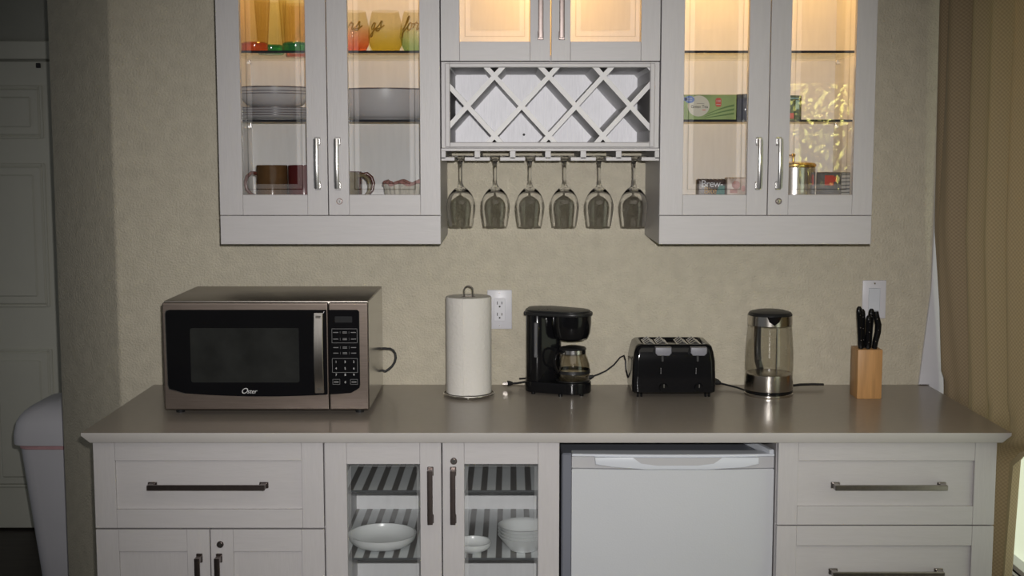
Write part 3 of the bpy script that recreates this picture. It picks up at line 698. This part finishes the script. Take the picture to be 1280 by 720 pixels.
b = MB(); b.lathe([(.0488,.020),(.0496,.020),(.0494,.029),(.0488,.029)], (FX,FYc,zc), 44, closed=True).build('band', 'blackm', t)
b = MB(); b.lathe([(0,.086),(.037,.086),(.0385,.0885),(.036,.0915),(.018,.0955),(0,.0965)], (FX,FYc,zc), 36)
b.lathe([(.0362,.0755),(.0378,.0755),(.0378,.086),(.0355,.086)], (FX,FYc,zc), 36, closed=True, m=1).build('lid', ['blackm','chrome'], t)
b = MB(); dx, dy = math.cos(R(218)), math.sin(R(218))
hpt = [(.036,.081),(.050,.083),(.062,.077),(.067,.060),(.064,.040),(.057,.027),(.0490,.0245)]
b.tube([(FX+dx*r_,FYc+dy*r_,zc+z_) for r_,z_ in hpt], .0048, 10, flat=.8).build('handle', 'black', t)

# toaster
t = thing('toaster', 'black four-slot toaster with two grey levers, between coffee maker and kettle', 'toaster', (.45,-.115,CT))
TX0, TX1, TYF, TYB, TZ0, TZ1 = .3335, .5665, -.205, -.032, .952, 1.088
b = MB(); mid = (TX0+TX1)/2
secs = []     # outer shell from rounded sections, tapering upward
tb = bmesh.new(); prevv = None
def sect(z, ix, iy, r=.016): return [(x,y,z) for x,y in rrect(TX0+ix,TX1-ix,TYF+iy,TYB-iy,r,5)]
prof = [(TZ0,.006,.006),(TZ0+.004,.001,.001),(TZ0+.03,0,0),(TZ0+.09,.002,.002),(TZ1-.022,.006,.006),(TZ1-.006,.011,.011),(TZ1,.018,.017),(TZ1,.028,.022),(TZ1-.008,.032,.026)]
for z, ix, iy in prof:
    ring = [tb.verts.new(p) for p in sect(z,ix,iy)]
    if prevv:
        for i in range(len(ring)): tb.faces.new((prevv[i],prevv[(i+1)%len(ring)],ring[(i+1)%len(ring)],ring[i]))
    else: tb.faces.new(ring)
    prevv = ring
tb.faces.new(prevv); bmesh.ops.recalc_face_normals(tb, faces=tb.faces[:]); b._merge(tb, 0)
for xx in (TX0+.022,TX1-.022):
    for yy in (TYF+.02,TYB-.02): b.box(xx-.008,xx-.002,yy-.006,yy+.006,CT,TZ0+.003,b=.001).box(xx+.002,xx+.008,yy-.006,yy+.006,CT,TZ0+.003,b=.001)
b.build('body', 'black', t, wn=True)
b = MB(); sx_ = [.385,.421,.477,.513]
for k, xx in enumerate(sx_):
    b.box(xx-.0135,xx+.0135,TYF+.034,TYB-.034,TZ1-.0078,TZ1-.0066,b=0,m=1)
    for s_ in (-1,1):
        b.box(xx+s_*.0145-.001,xx+s_*.0145+.001,TYF+.034,TYB-.034,TZ1-.0078,TZ1-.003,b=0)
    # bent wire bread guides that peak over the slot
    for yy in (TYF+.045, TYF+.075, TYB-.07, TYB-.045): b.tube([(xx-.0145,yy,TZ1-.006),(xx,yy,TZ1+.005),(xx+.0145,yy,TZ1-.006)], .0019, 6)
b.build('bread_slots', ['chrome','slot'], t)
for xx in (.417, .5145):
    MB().box(xx-.003,xx+.003,TYF+.002,TYF+.008,.985,1.07,b=.0005).build('lever_track', 'slot', t)
    pz = TZ1-.016
    MB().prism([(xx-.022,pz+.012),(xx+.022,pz+.012),(xx+.022,pz-.004),(xx+.016,pz-.0105),(xx-.016,pz-.0105),(xx-.022,pz-.004)], 'y', TYF-.020, TYF+.008, b=.002, seg=2).build('lever', 'tab', t)
    b = MB()
    for kk in range(3): b.box(xx-.0055,xx-.0035,TYF-.0006,TYF+.002,1.008+.006*kk,1.012+.006*kk,b=0)
    b.build('dial_marks', 'print_dim', t)
    b = MB(); tmp = bmesh.new()
    bmesh.ops.create_cone(tmp, cap_ends=True, segments=28, radius1=.0125, radius2=.0105, depth=.014)
    bmesh.ops.bevel(tmp, geom=[e for e in tmp.edges if len(e.link_faces)==2 and e.calc_face_angle() > .8], offset=.0015, segments=2, affect='EDGES')
    tmp.transform(Matrix.Translation((xx+.003,TYF-.0065,.970)) @ Matrix.Rotation(R(90),4,'X')); b._merge(tmp, 0)
    b.box(xx+.0022,xx+.0038,TYF-.0145,TYF-.0132,.971,.981,b=0,m=1).build('browning_knob', ['black','chrome'], t)
b = MB()
b.tube([(.345,-.05,.962),(.333,-.075,.975),(.326,-.09,1.0),(.325,-.085,1.025),(.322,-.068,1.037),(.312,-.056,1.030),(.295,-.052,1.008),(.272,-.052,.990),(.250,-.053,.980),(.236,-.053,.975)], .0022, 8)
b.tube([(.236,-.053,.975),(.226,-.053,.971),(.214,-.053,.967)], [.004,.007,.0075], 8)
for dz in (-.004,.004): b.box(.2035,.214,-.054,-.052,.967+dz-.0008,.967+dz+.0008,b=0,m=1)
b.build('cord', ['blackm','nickel'], t)

# kettle
KX, KY = .722, -.155
t = thing('kettle', 'glass electric kettle with steel bands and black lid', 'kettle', (KX,KY,CT))
b = MB(); b.lathe([(0,.009),(.066,.009),(.0675,.011),(.0675,.016),(.066,.017),(0,.017)], (KX,KY,CT), 48, m=1)
b.lathe([(0,.017),(.0668,.017),(.0672,.019),(.0662,.062),(.064,.063),(0,.063)], (KX,KY,CT), 48).build('steel_base', ['steel_k','black'], t)
MB().lathe([(0,0),(.0665,0),(.068,.002),(.068,.007),(.066,.0088),(0,.0088)], (KX,KY,CT), 48).build('power_base', 'steel_k', t)
MB().lathe([(.0640,.062),(.0665,.068),(.0672,.085),(.0668,.11),(.0655,.14),(.0630,.170),(.0605,.202)], (KX,KY,CT), 48).build('glass_body', 'kglass', t)
MB().lathe([(.0605,.200),(.0620,.200),(.0612,.226),(.0598,.226)], (KX,KY,CT), 48, closed=True).build('collar', 'steel_k', t)
b = MB(); b.lathe([(0,.224),(.0605,.224),(.0612,.229),(.057,.235),(.04,.2395),(0,.2405)], (KX,KY,CT), 48)
b.build('lid', 'blackm', t)
b = MB(); tb = bmesh.new()
pv = [tb.verts.new((KX+x,KY+y,CT+z)) for x,y,z in ((-.020,-.0585,.228),(.020,-.0585,.228),(0,-.0745,.226),(-.014,-.0605,.213),(.014,-.0605,.213),(0,-.0635,.204))]
for f in ((0,2,1),(0,3,2),(1,2,4),(2,3,5),(2,5,4)): tb.faces.new([pv[i] for i in f])
bmesh.ops.recalc_face_normals(tb, faces=tb.faces[:]); b._merge(tb, 0); b.build('spout', 'black', t)
b = MB(); b.tube([(KX-.01,KY+.060,CT+.222),(KX-.012,KY+.092,CT+.222),(KX-.014,KY+.104,CT+.205),(KX-.014,KY+.104,CT+.12),(KX-.013,KY+.096,CT+.08),(KX-.01,KY+.064,CT+.055)], .010, 12, flat=.9).build('handle', 'blackm', t)
MB().tube([(KX+.0095,KY-.057,CT+.066),(KX+.0095,KY-.058,CT+.13),(KX+.0095,KY-.0555,CT+.198)], .0022, 8).build('level_mark', 'chrome', t)
b = MB(); b.tube([(KX-.06,KY+.03,CT+.006),(.645,-.09,.948),(.62,-.06,.950),(.604,-.052,.953)], .0028, 8); b.tube([(.604,-.052,.953),(.595,-.05,.956),(.583,-.05,.960)], [.004,.0085,.0095], 8)
for dz in (-.0045,.0045): b.box(.571,.584,-.051,-.049,.960+dz-.0008,.960+dz+.0008,b=0,m=1)
b.build('cord', ['blackm','nickel'], t); b = MB()
b.tube([(KX+.06,KY+.03,CT+.006),(.80,-.08,.951),(.83,-.065,.9515),(.868,-.06,.952),(.900,-.058,.951)], [.003,.0045,.0048,.0045,.004], 8, flat=.8)
b.build('cord_tail', 'blackm', t)

# knife block and knives
t = thing('knife_block', 'honey coloured wooden knife block near the curtain', 'knife block', (.986,-.185,CT))
b = MB(); b.box(.953,1.021,-.222,-.145,CT,1.078,b=.002,seg=2)
kn = [(.9650,-.203,1.196,-.009,'tallest black knife handle at the left front of the wooden block'),(.9765,-.182,1.186,-.006,'black knife handle second from the left in the wooden block'),
      (.9838,-.205,1.172,.0,'shortest black knife handle at the middle of the wooden block'),(.9935,-.182,1.187,.003,'black knife handle second from the right in the wooden block'),(1.0025,-.203,1.182,.004,'rightmost black knife handle with curved grip in the wooden block')]
for x,y,z,l,lab in kn: b.box(x-.0035,x+.0035,y-.010,y+.010,1.0781,1.0786,b=0,m=1)
b.build('block', ['wood','slot'], t)
for i,(x,y,z,l,lab) in enumerate(kn):
    h = z-1.0788
    kt = thing('kitchen_knife', lab, 'knife', (x,y,1.0788), 'knives in the wooden block')
    q = [(0,-.009),(.2,-.0105),(.5,-.0095),(.75,-.0105),(.93,-.0095),(1,-.004),(1,.004),(.93,.0095),(.7,.009),(.45,.011 if i==4 else .0095),(.2,.0095),(0,.009)]
    if i == 4: 
        b = MB(); b.tube([(x,y,1.079),(x+.003,y,1.10),(x+.0085,y,1.125),(x+.009,y,1.145),(x+.004,y,1.165),(x+.002,y,z)], [.0072,.008,.0086,.0088,.008,.006], 10)
    else:
        b = MB(); b.tube([(x+l*f_,y-.004*f_,1.079+h*f_) for f_ in (0,.12,.3,.5,.7,.85,.95,1)], [.0068,.0078,.0074,.0076,.0082,.0084,.0076,.004], 10, flat=1.)
    b.build('handle', 'black', kt)
    for f_ in (.2,.5,.8): 
        b = MB(); tm = bmesh.new(); bmesh.ops.create_uvsphere(tm, u_segments=8, v_segments=5, radius=.0014); tm.transform(Matrix.Translation((x+l*f_+(.006 if i==4 and f_ == .5 else 0),y-.0080-.004*f_ if i<4 else y-.0084,1.079+h*f_))); b._merge(tm, 0); b.build('rivet', 'nickel', kt)

# ------------------------------------------------------------------ inside the upper cabinets
S1, S2, S0 = 1.8822, 1.7042, 1.4722
def tumbler(x, y, body, basem, label):
    t = thing('tumbler', label, 'drinking glass', (x,y,S1), 'ribbed tumblers on the top shelf of the left upper cabinet')
    fl = lambda r,z,a,k: (r*(1+.045*math.cos(a*12)), z)
    MB().lathe([(.0345,.022),(.0355,.035),(.0385,.08),(.042,.145)], (x,y,S1), 72, fn=fl).build('glass_body', body, t)
    MB().lathe([(0,0),(.0335,0),(.0352,.003),(.0350,.022),(.030,.026),(0,.022)], (x,y,S1), 40).build('glass_base', basem, t)
    return t
tumbler(-.683,-.262,'amber','redbase','red-based amber tumbler at the front left of the top shelf')
tumbler(-.574,-.262,'olive','greenbase','green-based olive tumbler at the front beside the cabinet door stile')
tumbler(-.655,-.176,'olive','greenbase','green-based tumbler standing behind the front red-based one')
tumbler(-.597,-.078,'amber','redbase','red-based tumbler standing behind the front green-based one')
# stemless glasses with gold script
GLY = {'e': ([(0,.35),(.25,.42),(.5,.55),(.48,.8),(.28,.9),(.08,.7),(.08,.3),(.3,.08),(.6,.2),(.75,.4)], .72),
       'r': ([(0,.3),(.15,.8),(.25,.95),(.3,.8),(.5,.78),(.45,.4),(.5,.1),(.75,.35)], .7),
       's': ([(0,.2),(.3,.7),(.42,1.05),(.55,.95),(.48,.8),(.55,.45),(.45,.05),(.15,.0),(.1,.2),(.5,.3),(.9,.6)], .85),
       'g': ([(.5,.8),(.25,.9),(.08,.6),(.15,.25),(.4,.3),(.52,.85),(.5,.1),(.42,-.5),(.2,-.6),(.15,-.35),(.5,0),(.8,.4)], .75),
       'f': ([(0,.2),(.35,.8),(.5,1.5),(.35,1.6),(.25,1.2),(.15,.2),(.1,-.5),(.0,-.6),(.1,-.2),(.4,.2),(.6,.4)], .55),
       'o': ([(.3,.9),(.1,.7),(.1,.3),(.3,.08),(.55,.3),(.5,.75),(.3,.9),(.55,.75),(.8,.8)], .75)}
def rad(z): 
    P = [(0,.030),(.006,.0365),(.02,.043),(.04,.0462),(.06,.0452),(.085,.0405),(.107,.0355)]
    for (a,b_),(c_,d_) in zip(P,P[1:]):
        if a <= z <= c_: return b_+(d_-b_)*(z-a)/(c_-a)
    return .036
def stemless(x, y, m_, txt, start, label, size=.024, zt=.062):
    t = thing('stemless_glass', label, 'drinking glass', (x,y,S1), 'stemless glasses with gold script on the top shelf')
    MB().lathe([(0,.0025),(.028,.001),(.030,0),(.0365,.006),(.043,.02),(.0462,.04),(.0452,.06),(.0405,.085),(.0355,.107)], (x,y,S1), 44).build('bowl', m_, t, angle=70)
    b = MB(); pos = start
    for ch in txt:
        P, wd = GLY[ch]; pts = []
        # smooth the stroke
        for i in range(len(P)-1):
            p0, p1, p2, p3 = [Vector(P[max(0,min(len(P)-1,i+j))]) for j in (-1,0,1,2)]
            for s_ in (0,.33,.66):
                pts.append(.5*((2*p1)+(p2-p0)*s_+(2*p0-5*p1+4*p2-p3)*s_*s_+(3*p1-p0-3*p2+p3)*s_**3))
        pts.append(Vector(P[-1]))
        w3 = []
        for p in pts:
            z = zt + size*(p.y-.4); r_ = rad(z)+.0008; a = R(-90) + (pos + size*(p.x+.25*p.y))/.046
            w3.append((x+r_*math.cos(a), y+r_*math.sin(a), S1+z))
        b.tube(w3, .0017, 6); pos += wd*size
    b.build('gold_script', 'gold', t)
SY = -.265
stemless(-.4225,SY,'sl_red','eers',-.043,'red-tinted stemless glass with gold script, left of the yellow one')
stemless(-.3345,SY,'sl_yellow','gs',-.042,'yellow-tinted stemless glass with gold script in the middle')
stemless(-.2500,SY,'sl_green','for',-.042,'green-tinted stemless glass with gold script at the right of the shelf')

def bowl(name, label, x, y, z, r, h, m_, rim=None, foot=.5, group=None, cat='bowl', lines=True, th=.004, flare=False):
    t = thing(name, label, cat, (x,y,z), group)
    P = [(0,.001),(r*foot,.0),(r*foot+.002,.003)] + [(r*(foot+(1-foot)*math.sin(R(a))**.9), .003+(h-.003)*(1-math.cos(R(a)))) for a in (15,30,45,60,75,90)]
    if flare: P = [(0,.001),(r*foot,.0),(r*foot+.002,.003)] + [(r*(foot+(1-foot)*q), .003+(h-.003)*q**1.25) for q in (.15,.3,.45,.6,.8,1)]
    I = [(p[0]-th, p[1]+th*.6) for p in P[:2:-1]]; I = [(max(0,a),min(b_,h)) for a,b_ in I] + [(0,.006)]
    b = MB(); b.lathe(P+I, (x,y,z), 56)
    ob = b.build('body', m_, t, angle=50)
    if rim:
        b = MB(); b.tube([(x+(r+.0004)*math.cos(a),y+(r+.0004)*math.sin(a),z+h-.001) for a in [2*math.pi*k/56 for k in range(56)]], .0018, 6, closed=True)
        if lines:
            for q in (.80,.68): 
                a_ = math.acos(1-q); rr_ = r*(foot+(1-foot)*math.sin(a_)**.9)
                b.tube([(x+rr_*math.cos(a),y+rr_*math.sin(a),z+h*q) for a in [2*math.pi*k/56 for k in range(56)]], .0011, 6, closed=True)
        b.build('rim', rim, t)
    return t
# grey plates stacked under the shallow grey bowl
zz = S2
for i, lab in enumerate(('bottom grey plate of the stack in the left upper cabinet','second grey plate from the bottom of the stack','grey plate directly under the topmost plate','topmost grey plate of the stack, under the shallow grey bowl')):
    r = .096
    t = thing('dinner_plate', lab, 'plate', (-.645,-.19,zz), 'grey plates stacked in the left upper cabinet')
    MB().lathe([(0,0),(.06,0),(.062,.003),(.085,.005),(r,.0125),(r+.0005,.0138),(r-.002,.0145),(.083,.0075),(.06,.0058),(0,.0058)], (-.645,-.19,zz), 56).build('body', 'greyware', t, angle=50)
    MB().tube([(-.645+(r+.0004)*math.cos(a),-.19+(r+.0004)*math.sin(a),zz+.0137) for a in [2*math.pi*k/56 for k in range(56)]], .0012, 6, closed=True).build('rim', 'greyrim', t)
    zz += .0066
bowl('serving_bowl','shallow grey bowl with ringed rim on top of the plate stack',-.645,-.19,zz+.0065,.0965,.056,'greyware','greyrim',foot=.55)
bowl('serving_bowl','large plain grey bowl filling the right half of the shelf',-.345,-.185,S2,.125,.083,'greyware','greyrim',foot=.68,lines=False)
# mugs
def mug(x, y, z, r, h, m_, hm, ang, label, hh=None):
    t = thing('mug', label, 'mug', (x,y,z), 'mugs on the bottom of the left upper cabinet')
    MB().lathe([(0,0),(r-.003,0),(r,.004),(r,h-.002),(r-.001,h),(r-.003,h),(r-.0035,.006),(0,.006)], (x,y,z), 44).build('body', m_, t)
    dx, dy = math.cos(R(ang)), math.sin(R(ang)); hz = hh or h*.8
    P = [(r-.002,hz),(r+.014,hz+.002),(r+.026,hz-.008),(r+.031,hz-.024),(r+.028,hz-.042),(r+.016,hz-.056),(r-.002,hz-.064)]
    MB().tube([(x+dx*a,y+dy*a,z+b_) for a,b_ in P], .0045, 10, flat=1.1).build('handle', hm, t)
mug(-.6455,-.25,S0,.0415,.112,'mugbrown','mughandle',180,'brown glazed mug with its handle turned to the left')
mug(-.5625,-.238,S0,.0415,.112,'mugred','mugred',40,'dark red mug beside the brown one')
mug(-.452,-.25,S0,.040,.093,'mugolive','mugolive',-8,'olive mug half hidden behind the right door stile',hh=.083)
mug(-.455,-.150,S0,.040,.093,'mughandle','mughandle',8,'brown mug standing behind the olive mug',hh=.085)
t = thing('fluted_dish', 'cream fluted dish with pink scalloped rim on the cabinet bottom', 'dish', (-.287,-.23,S0))
fl = lambda r,z,a,k: (r*(1+.035*math.cos(a*22)), z)
MB().lathe([(0,0),(.046,0),(.050,.006),(.057,.045),(.0585,.062),(.055,.064),(.052,.045),(.045,.01),(0,.008)], (-.287,-.23,S0), 132, fn=fl).build('body', 'fluted', t)
MB().tube([(-.287+.0575*(1+.04*math.cos(a*22))*math.cos(a),-.23+.0575*(1+.04*math.cos(a*22))*math.sin(a),S0+.064+.004*math.cos(a*7)) for a in [2*math.pi*k/132 for k in range(132)]], .0045, 8, closed=True).build('rim', 'pinkrim', t)

# tea box
t = thing('tea_box', 'green tea carton with pale oval label on the glass shelf', 'box', (.520,-.24,S2))
BX0, BX1, BF = .438, .592, -.30
MB().box(BX0,BX1,BF,BF+.11,S2,S2+.0655,b=.0012).build('carton', 'teagreen', t)
b = MB(); f0 = BF-.0002
b.disc(.492,S2+.036,f0,.0275,.0004,0,sx=1.05); b.disc(.468,S2+.053,f0-.0004,.0095,.0004,1,sx=1.35); b.disc(.4545,S2+.054,f0-.0004,.0045,.0004,1,sx=1.6)
b.prism(rrect(.5365,.552,S2+.034,S2+.057,.0055), 'y', f0-.0005, f0, m=2)
def fld(k):      # curved tea rows in the corner
    P = []; Q = []
    for j in range(9):
        u = j/8; x = .508+.078*u; P.append((x, S2+.004+.0105*k*(.35+.65*math.sin(u*1.57)) + .010*u)); Q.append((x, S2+.004+.0105*k*(.35+.65*math.sin(u*1.57)) + .010*u + .0045*u+.0008))
    return P+Q[::-1]
for k_ in range(3): b.prism(fld(k_), 'y', f0-.0004, f0, m=3)
b.build('printed_panel', ['tealight','blue','redbadge','teadark'], t)
b = MB(); b.text('Green Tea', .0112, front(.494,f0-.0006,S2+.034), space=.92); b.text('Decaffeinated', .0036, front(.497,f0-.0006,S2+.0425)) if 0 else None
b.text('Great', .0056, front(.468,f0-.001,S2+.0555), m=1); b.text('Value', .0056, front(.468,f0-.001,S2+.0505), m=1)
b.text('100', .0085, front(.544,f0-.0007,S2+.0485), m=1); b.box(.5385,.550,f0-.0009,f0-.0005,S2+.039,S2+.0405,b=0,m=1); b.box(.487,.507,f0-.0008,f0-.0004,S2+.0418,S2+.0428,b=0,m=2); b.box(.502,.511,f0-.0008,f0-.0004,S2+.0245,S2+.0262,b=0,m=3)
b.build('lettering', ['ink','print','print_dim','redbadge'], t)
t = thing('jar', 'dark glass jar beside the green tea carton', 'jar', (.622,-.262,S2))
MB().lathe([(0,0),(.024,0),(.026,.003),(.026,.050),(.023,.056),(0,.056)], (.622,-.262,S2), 36).build('body', 'jar', t)
MB().lathe([(0,.056),(.0245,.056),(.0252,.058),(.0252,.066),(.023,.068),(0,.068)], (.622,-.262,S2), 36).build('lid', 'blackm', t)
t = thing('tin', 'dark green round tin with red spot on the right of the shelf', 'tin', (.727,-.24,S2))
MB().lathe([(0,0),(.048,0),(.049,.002),(.049,.062),(.0475,.0645),(0,.0645)], (.727,-.24,S2), 44).build('body', 'tingreen', t)
def patch(a0,a1,z0,z1,r): return [[(.727+r*math.cos(R(a)),-.24+r*math.sin(R(a)),S2+z) for a in range(a0,a1+1,6)] for z in (z0,z1)]
b = MB(); tb = bmesh.new()
for (a0,a1,z0,z1,mi) in ((300,318,.028,.052,0),(276,294,.003,.018,1),(270,318,.055,.058,0)):
    lo, hi = [[tb.verts.new(p) for p in row] for row in patch(a0,a1,z0,z1,.0494)]
    for i in range(len(lo)-1): f = tb.faces.new((lo[i],lo[i+1],hi[i+1],hi[i])); f.material_index = mi
me = bpy.data.meshes.new('t'); tb.to_mesh(me); tb.free(); b.bm.from_mesh(me); b.build('label_print', ['tinblue','redbadge'], t)

# pouches, canister, carton at the bottom of the right cabinet
def pouch(x0, x1, yf, h, m_, label, cat='package', n=7):
    t = thing('snack_pouch', label, cat, ((x0+x1)/2,yf+.02,S0))
    top = []
    for k in range(n*4+1):
        u = k/(n*4); top.append((x1+(x0-x1)*u, S0+h+.003*abs(math.sin(math.pi*u*n))-.0015))
    MB().prism([(x0,S0),(x1,S0)]+top, 'y', yf, yf+.045, b=.003, seg=2).build('pouch', m_, t)
    return t
PF = -.285
t = pouch(.497,.570,PF,.074,'pouch','dark snack pouch with white lettering and teal patch')
b = MB(); b.prism([(.545,S0+.002),(.567,S0+.002),(.567,S0+.058),(.553,S0+.060),(.545,S0+.04)], 'y', PF-.0006, PF-.0001, m=0)
b.build('teal_patch', 'teal', t)
b = MB(); b.text('Brew-', .026, front(.5335,PF-.0010,S0+.0625), m=0, space=.9); b.text('Bite', .024, front(.529,PF-.0010,S0+.0445), m=1, space=.9); b.build('lettering', ['plate','tan'], t)
t = pouch(.574,.632,PF+.005,.078,'creampouch','pale cream pouch with pink print beside the dark snack pouch')
b = MB(); b.disc(.598,S0+.060,PF+.0048,.011,.0005,0); b.box(.582,.602,PF+.0043,PF+.0048,S0+.038,S0+.048,b=0); b.disc(.618,S0+.05,PF+.0048,.008,.0005,0,sx=.7); b.build('printed_patch', 'pinkpatch', t)
KX2, KY2 = .763, -.24
t = thing('canister', 'shiny steel canister with gold lid on the cabinet bottom', 'canister', (KX2,KY2,S0))
MB().lathe([(0,0),(.053,0),(.0545,.002),(.0545,.106),(.053,.108),(0,.108)], (KX2,KY2,S0), 48).build('body', 'chrome', t)
MB().lathe([(0,.108),(.0555,.108),(.056,.110),(.056,.114),(.052,.118),(.03,.121),(0,.122)], (KX2,KY2,S0), 48).build('lid', 'goldlid', t)
b = MB()
for dx in (-.012,.005): b.lathe([(0,.120),(.0032,.120),(.0028,.133),(.0052,.136),(.0058,.140),(.004,.143),(0,.1435)], (KX2+dx-.012,KY2-.01,S0), 18)
b.tube([(KX2-.024,KY2-.01,S0+.1385),(KX2-.007,KY2-.01,S0+.1385)], .0018, 8).build('lid_knob', 'goldlid', t)
t = thing('carton', 'dark carton with red emblem and white nutrition panel beside the steel canister', 'box', (.862,-.235,S0))
ang = R(-38); ca, sa = math.cos(ang), math.sin(ang)
def rp(u, v): return (.862+u*ca-v*sa, -.235+u*sa+v*ca)
# edge toward the viewer, dark face on its left and nutrition face on its right
Lc, Nc, Rc = (.823,-.235), (.878,-.278), (.914,-.236); Bc = (Lc[0]+Rc[0]-Nc[0], Lc[1]+Rc[1]-Nc[1])
MB().prism([Lc,Nc,Rc,Bc], 'z', S0, S0+.093, b=.001).build('box_body', 'carton', t)
def facequad(A_, B_, u0, u1, z0, z1, off):
    n_ = Vector((B_[1]-A_[1], -(B_[0]-A_[0]))).normalized()*off
    q = lambda u, z: (A_[0]+(B_[0]-A_[0])*u+n_.x, A_[1]+(B_[1]-A_[1])*u+n_.y, S0+z)
    tb = bmesh.new(); tb.faces.new([tb.verts.new(p) for p in (q(u0,z0),q(u1,z0),q(u1,z1),q(u0,z1))]); return tb
b = MB(); b._merge(facequad(Nc,Rc,.06,.94,.004,.089,.0005), 0); b.build('nutrition_panel', 'facts', t)
b = MB(); b._merge(facequad(Lc,Nc,.35,.72,.058,.085,.0005), 0); b._merge(facequad(Lc,Nc,.55,.85,.068,.082,.0007), 0)
b._merge(facequad(Lc,Nc,.2,.8,.034,.037,.0005), 1); b._merge(facequad(Lc,Nc,.2,.8,.046,.049,.0005), 1); b._merge(facequad(Lc,Nc,.25,.75,.040,.0425,.0005), 1)
b.build('emblem', ['redbadge','print_dim'], t)

# ------------------------------------------------------------------ inside the lower glass cabinet
LS = .6062
def dish(x, y, z, r, h, label, foot=.55, th=.004, group=None, flare=False): return bowl('white_bowl', label, x, y, z, r, h, 'whiteware', None, foot, group, 'bowl', th=th, flare=flare)
dish(-.335,-.490,LS,.088,.036,'wide white bowl on the lower shelf behind the left glass door',foot=.5)
dish(-.100,-.528,LS,.048,.026,'small white bowl on the lower shelf beside the bowl stack',foot=.5)
for i, lab in enumerate(('bottom bowl of the white stack behind the right glass door','second bowl from the bottom of the white stack','third bowl from the bottom of the white stack','topmost bowl of the white stack behind the right glass door')):
    dish(.030,-.508,LS+.0085*i,.066,.038,lab,foot=.55,th=.0026,flare=True,group='white bowls stacked in the lower glass cabinet')

# ------------------------------------------------------------------ kitchen bin in the hall
t = thing('kitchen_bin', 'tall white plastic kitchen bin with domed lid in front of the hall door', 'bin', (-1.54,.78,0))
b = MB(); tb = bmesh.new(); prevv = None
for z, hw, hd in ((0,.135,.105),(.01,.140,.11),(.615,.195,.155)):
    ring = [tb.verts.new((x,y,z)) for x,y in rrect(-1.508-hw,-1.508+hw,.77-hd,.77+hd,.05,5)]
    if prevv:
        for i in range(len(ring)): tb.faces.new((prevv[i],prevv[(i+1)%len(ring)],ring[(i+1)%len(ring)],ring[i]))
    else: tb.faces.new(ring)
    prevv = ring
tb.faces.new(prevv); bmesh.ops.recalc_face_normals(tb, faces=tb.faces[:]); b._merge(tb,0); b.build('body', 'bin', t)
MB().prism(rrect(-1.508-.1965,-1.508+.1965,.77-.1575,.77+.1575,.05,5), 'z', .600, .613, b=.002).build('bag_edge', 'pink', t)
b = MB(); tb = bmesh.new(); prevv = None
for f_ in range(0,9):
    u = f_/8
    hw = .212*(1-.0*u) if f_ < 2 else .212*math.cos(u*1.45)**.55; hd = .172 if f_ < 2 else .172*math.cos(u*1.45)**.55
    z = (.617,.652)[f_] if f_ < 2 else .652 + .112*math.sin(u*1.45)
    ring = [tb.verts.new((x,y,z)) for x,y in rrect(-1.508-hw,-1.508+hw,.77-hd,.77+hd,min(.055,hd*.6),5)]
    if prevv:
        for i in range(len(ring)): tb.faces.new((prevv[i],prevv[(i+1)%len(ring)],ring[(i+1)%len(ring)],ring[i]))
    else: tb.faces.new(ring)
    prevv = ring
tb.faces.new(prevv); bmesh.ops.recalc_face_normals(tb, faces=tb.faces[:]); b._merge(tb,0); b.build('lid', 'bin', t)

# ------------------------------------------------------------------ light
def light(name, kind, loc, energy, col=(1,1,1), **kw):
    l = bpy.data.lights.new(name, kind); l.energy = energy; l.color = col
    for k_, v_ in kw.items(): setattr(l, k_, v_)
    l.specular_factor = 0. if 'cabinet' in name or 'shelf' in name else 1.
    o = bpy.data.objects.new(name, l); C.objects.link(o); o.location = loc; return o
def aim(o, tgt): o.rotation_euler = (Vector(tgt)-Vector(o.location)).to_track_quat('-Z','Y').to_euler()
fl_ = light('camera_flash', 'SPOT', (.03,-3.72,1.69), 278, (1.,.97,.955), spot_size=R(56), spot_blend=1., shadow_soft_size=.012); aim(fl_, (.02,0,1.14))
for i, (x, e) in enumerate(((-.62,.70),(-.335,.70),(.1,2.6),(.52,1.45),(.80,.95))):
    light('cabinet_lamp', 'POINT', (x,-.18,2.165), e, (1.,.53,.13), shadow_soft_size=.02)
for x, z, e in ((-.62,1.862,.10),(-.335,1.862,.10),(.52,1.862,.22),(.80,1.862,.22),(.52,1.685,.04),(.80,1.685,.07)):
    light('shelf_lamp', 'POINT', (x,-.20,z), e, (1.,.60,.26), shadow_soft_size=0.)  # added unseen fill under the shelves, carries the warm light further down
ceil = light('ambient_fill', 'AREA', (.2,-3.0,2.45), 14, (1.,.93,.82), size=2.2); aim(ceil, (.2,-3.0,0))  # added overhead fill for soft ambient light, not a fixture
tl = light('tree_spot', 'SPOT', (2.4,-7.2,5.5), 26000, (1.,.95,.8), spot_size=R(50), spot_blend=.3, shadow_soft_size=.1); aim(tl, (2.75,-9.1,1.9))  # added spot lighting only the tree, stands in for sunlight
wd = bpy.data.worlds.new('dim_room'); sc.world = wd; wd.use_nodes = True
wd.node_tree.nodes['Background'].inputs[0].default_value = (.9,.95,1.,1); wd.node_tree.nodes['Background'].inputs[1].default_value = .15

cam = bpy.data.cameras.new('camera'); co = bpy.data.objects.new('camera', cam); C.objects.link(co)
cam.sensor_width = 36; cam.lens = 1620/1280*36; cam.clip_start = .05
co.location = (0,-3.75,1.63); co.rotation_euler = (R(90)-math.atan(175/1620), 0, 0)
sc.camera = co
sc.view_settings.view_transform = 'Standard'; sc.view_settings.look = 'None'; sc.view_settings.exposure = 0.
sc.cycles.max_bounces = 14; sc.cycles.transparent_max_bounces = 24; sc.cycles.transmission_bounces = 12
for o in bpy.data.objects:
    if '_base' in o.keys(): del o['_base']
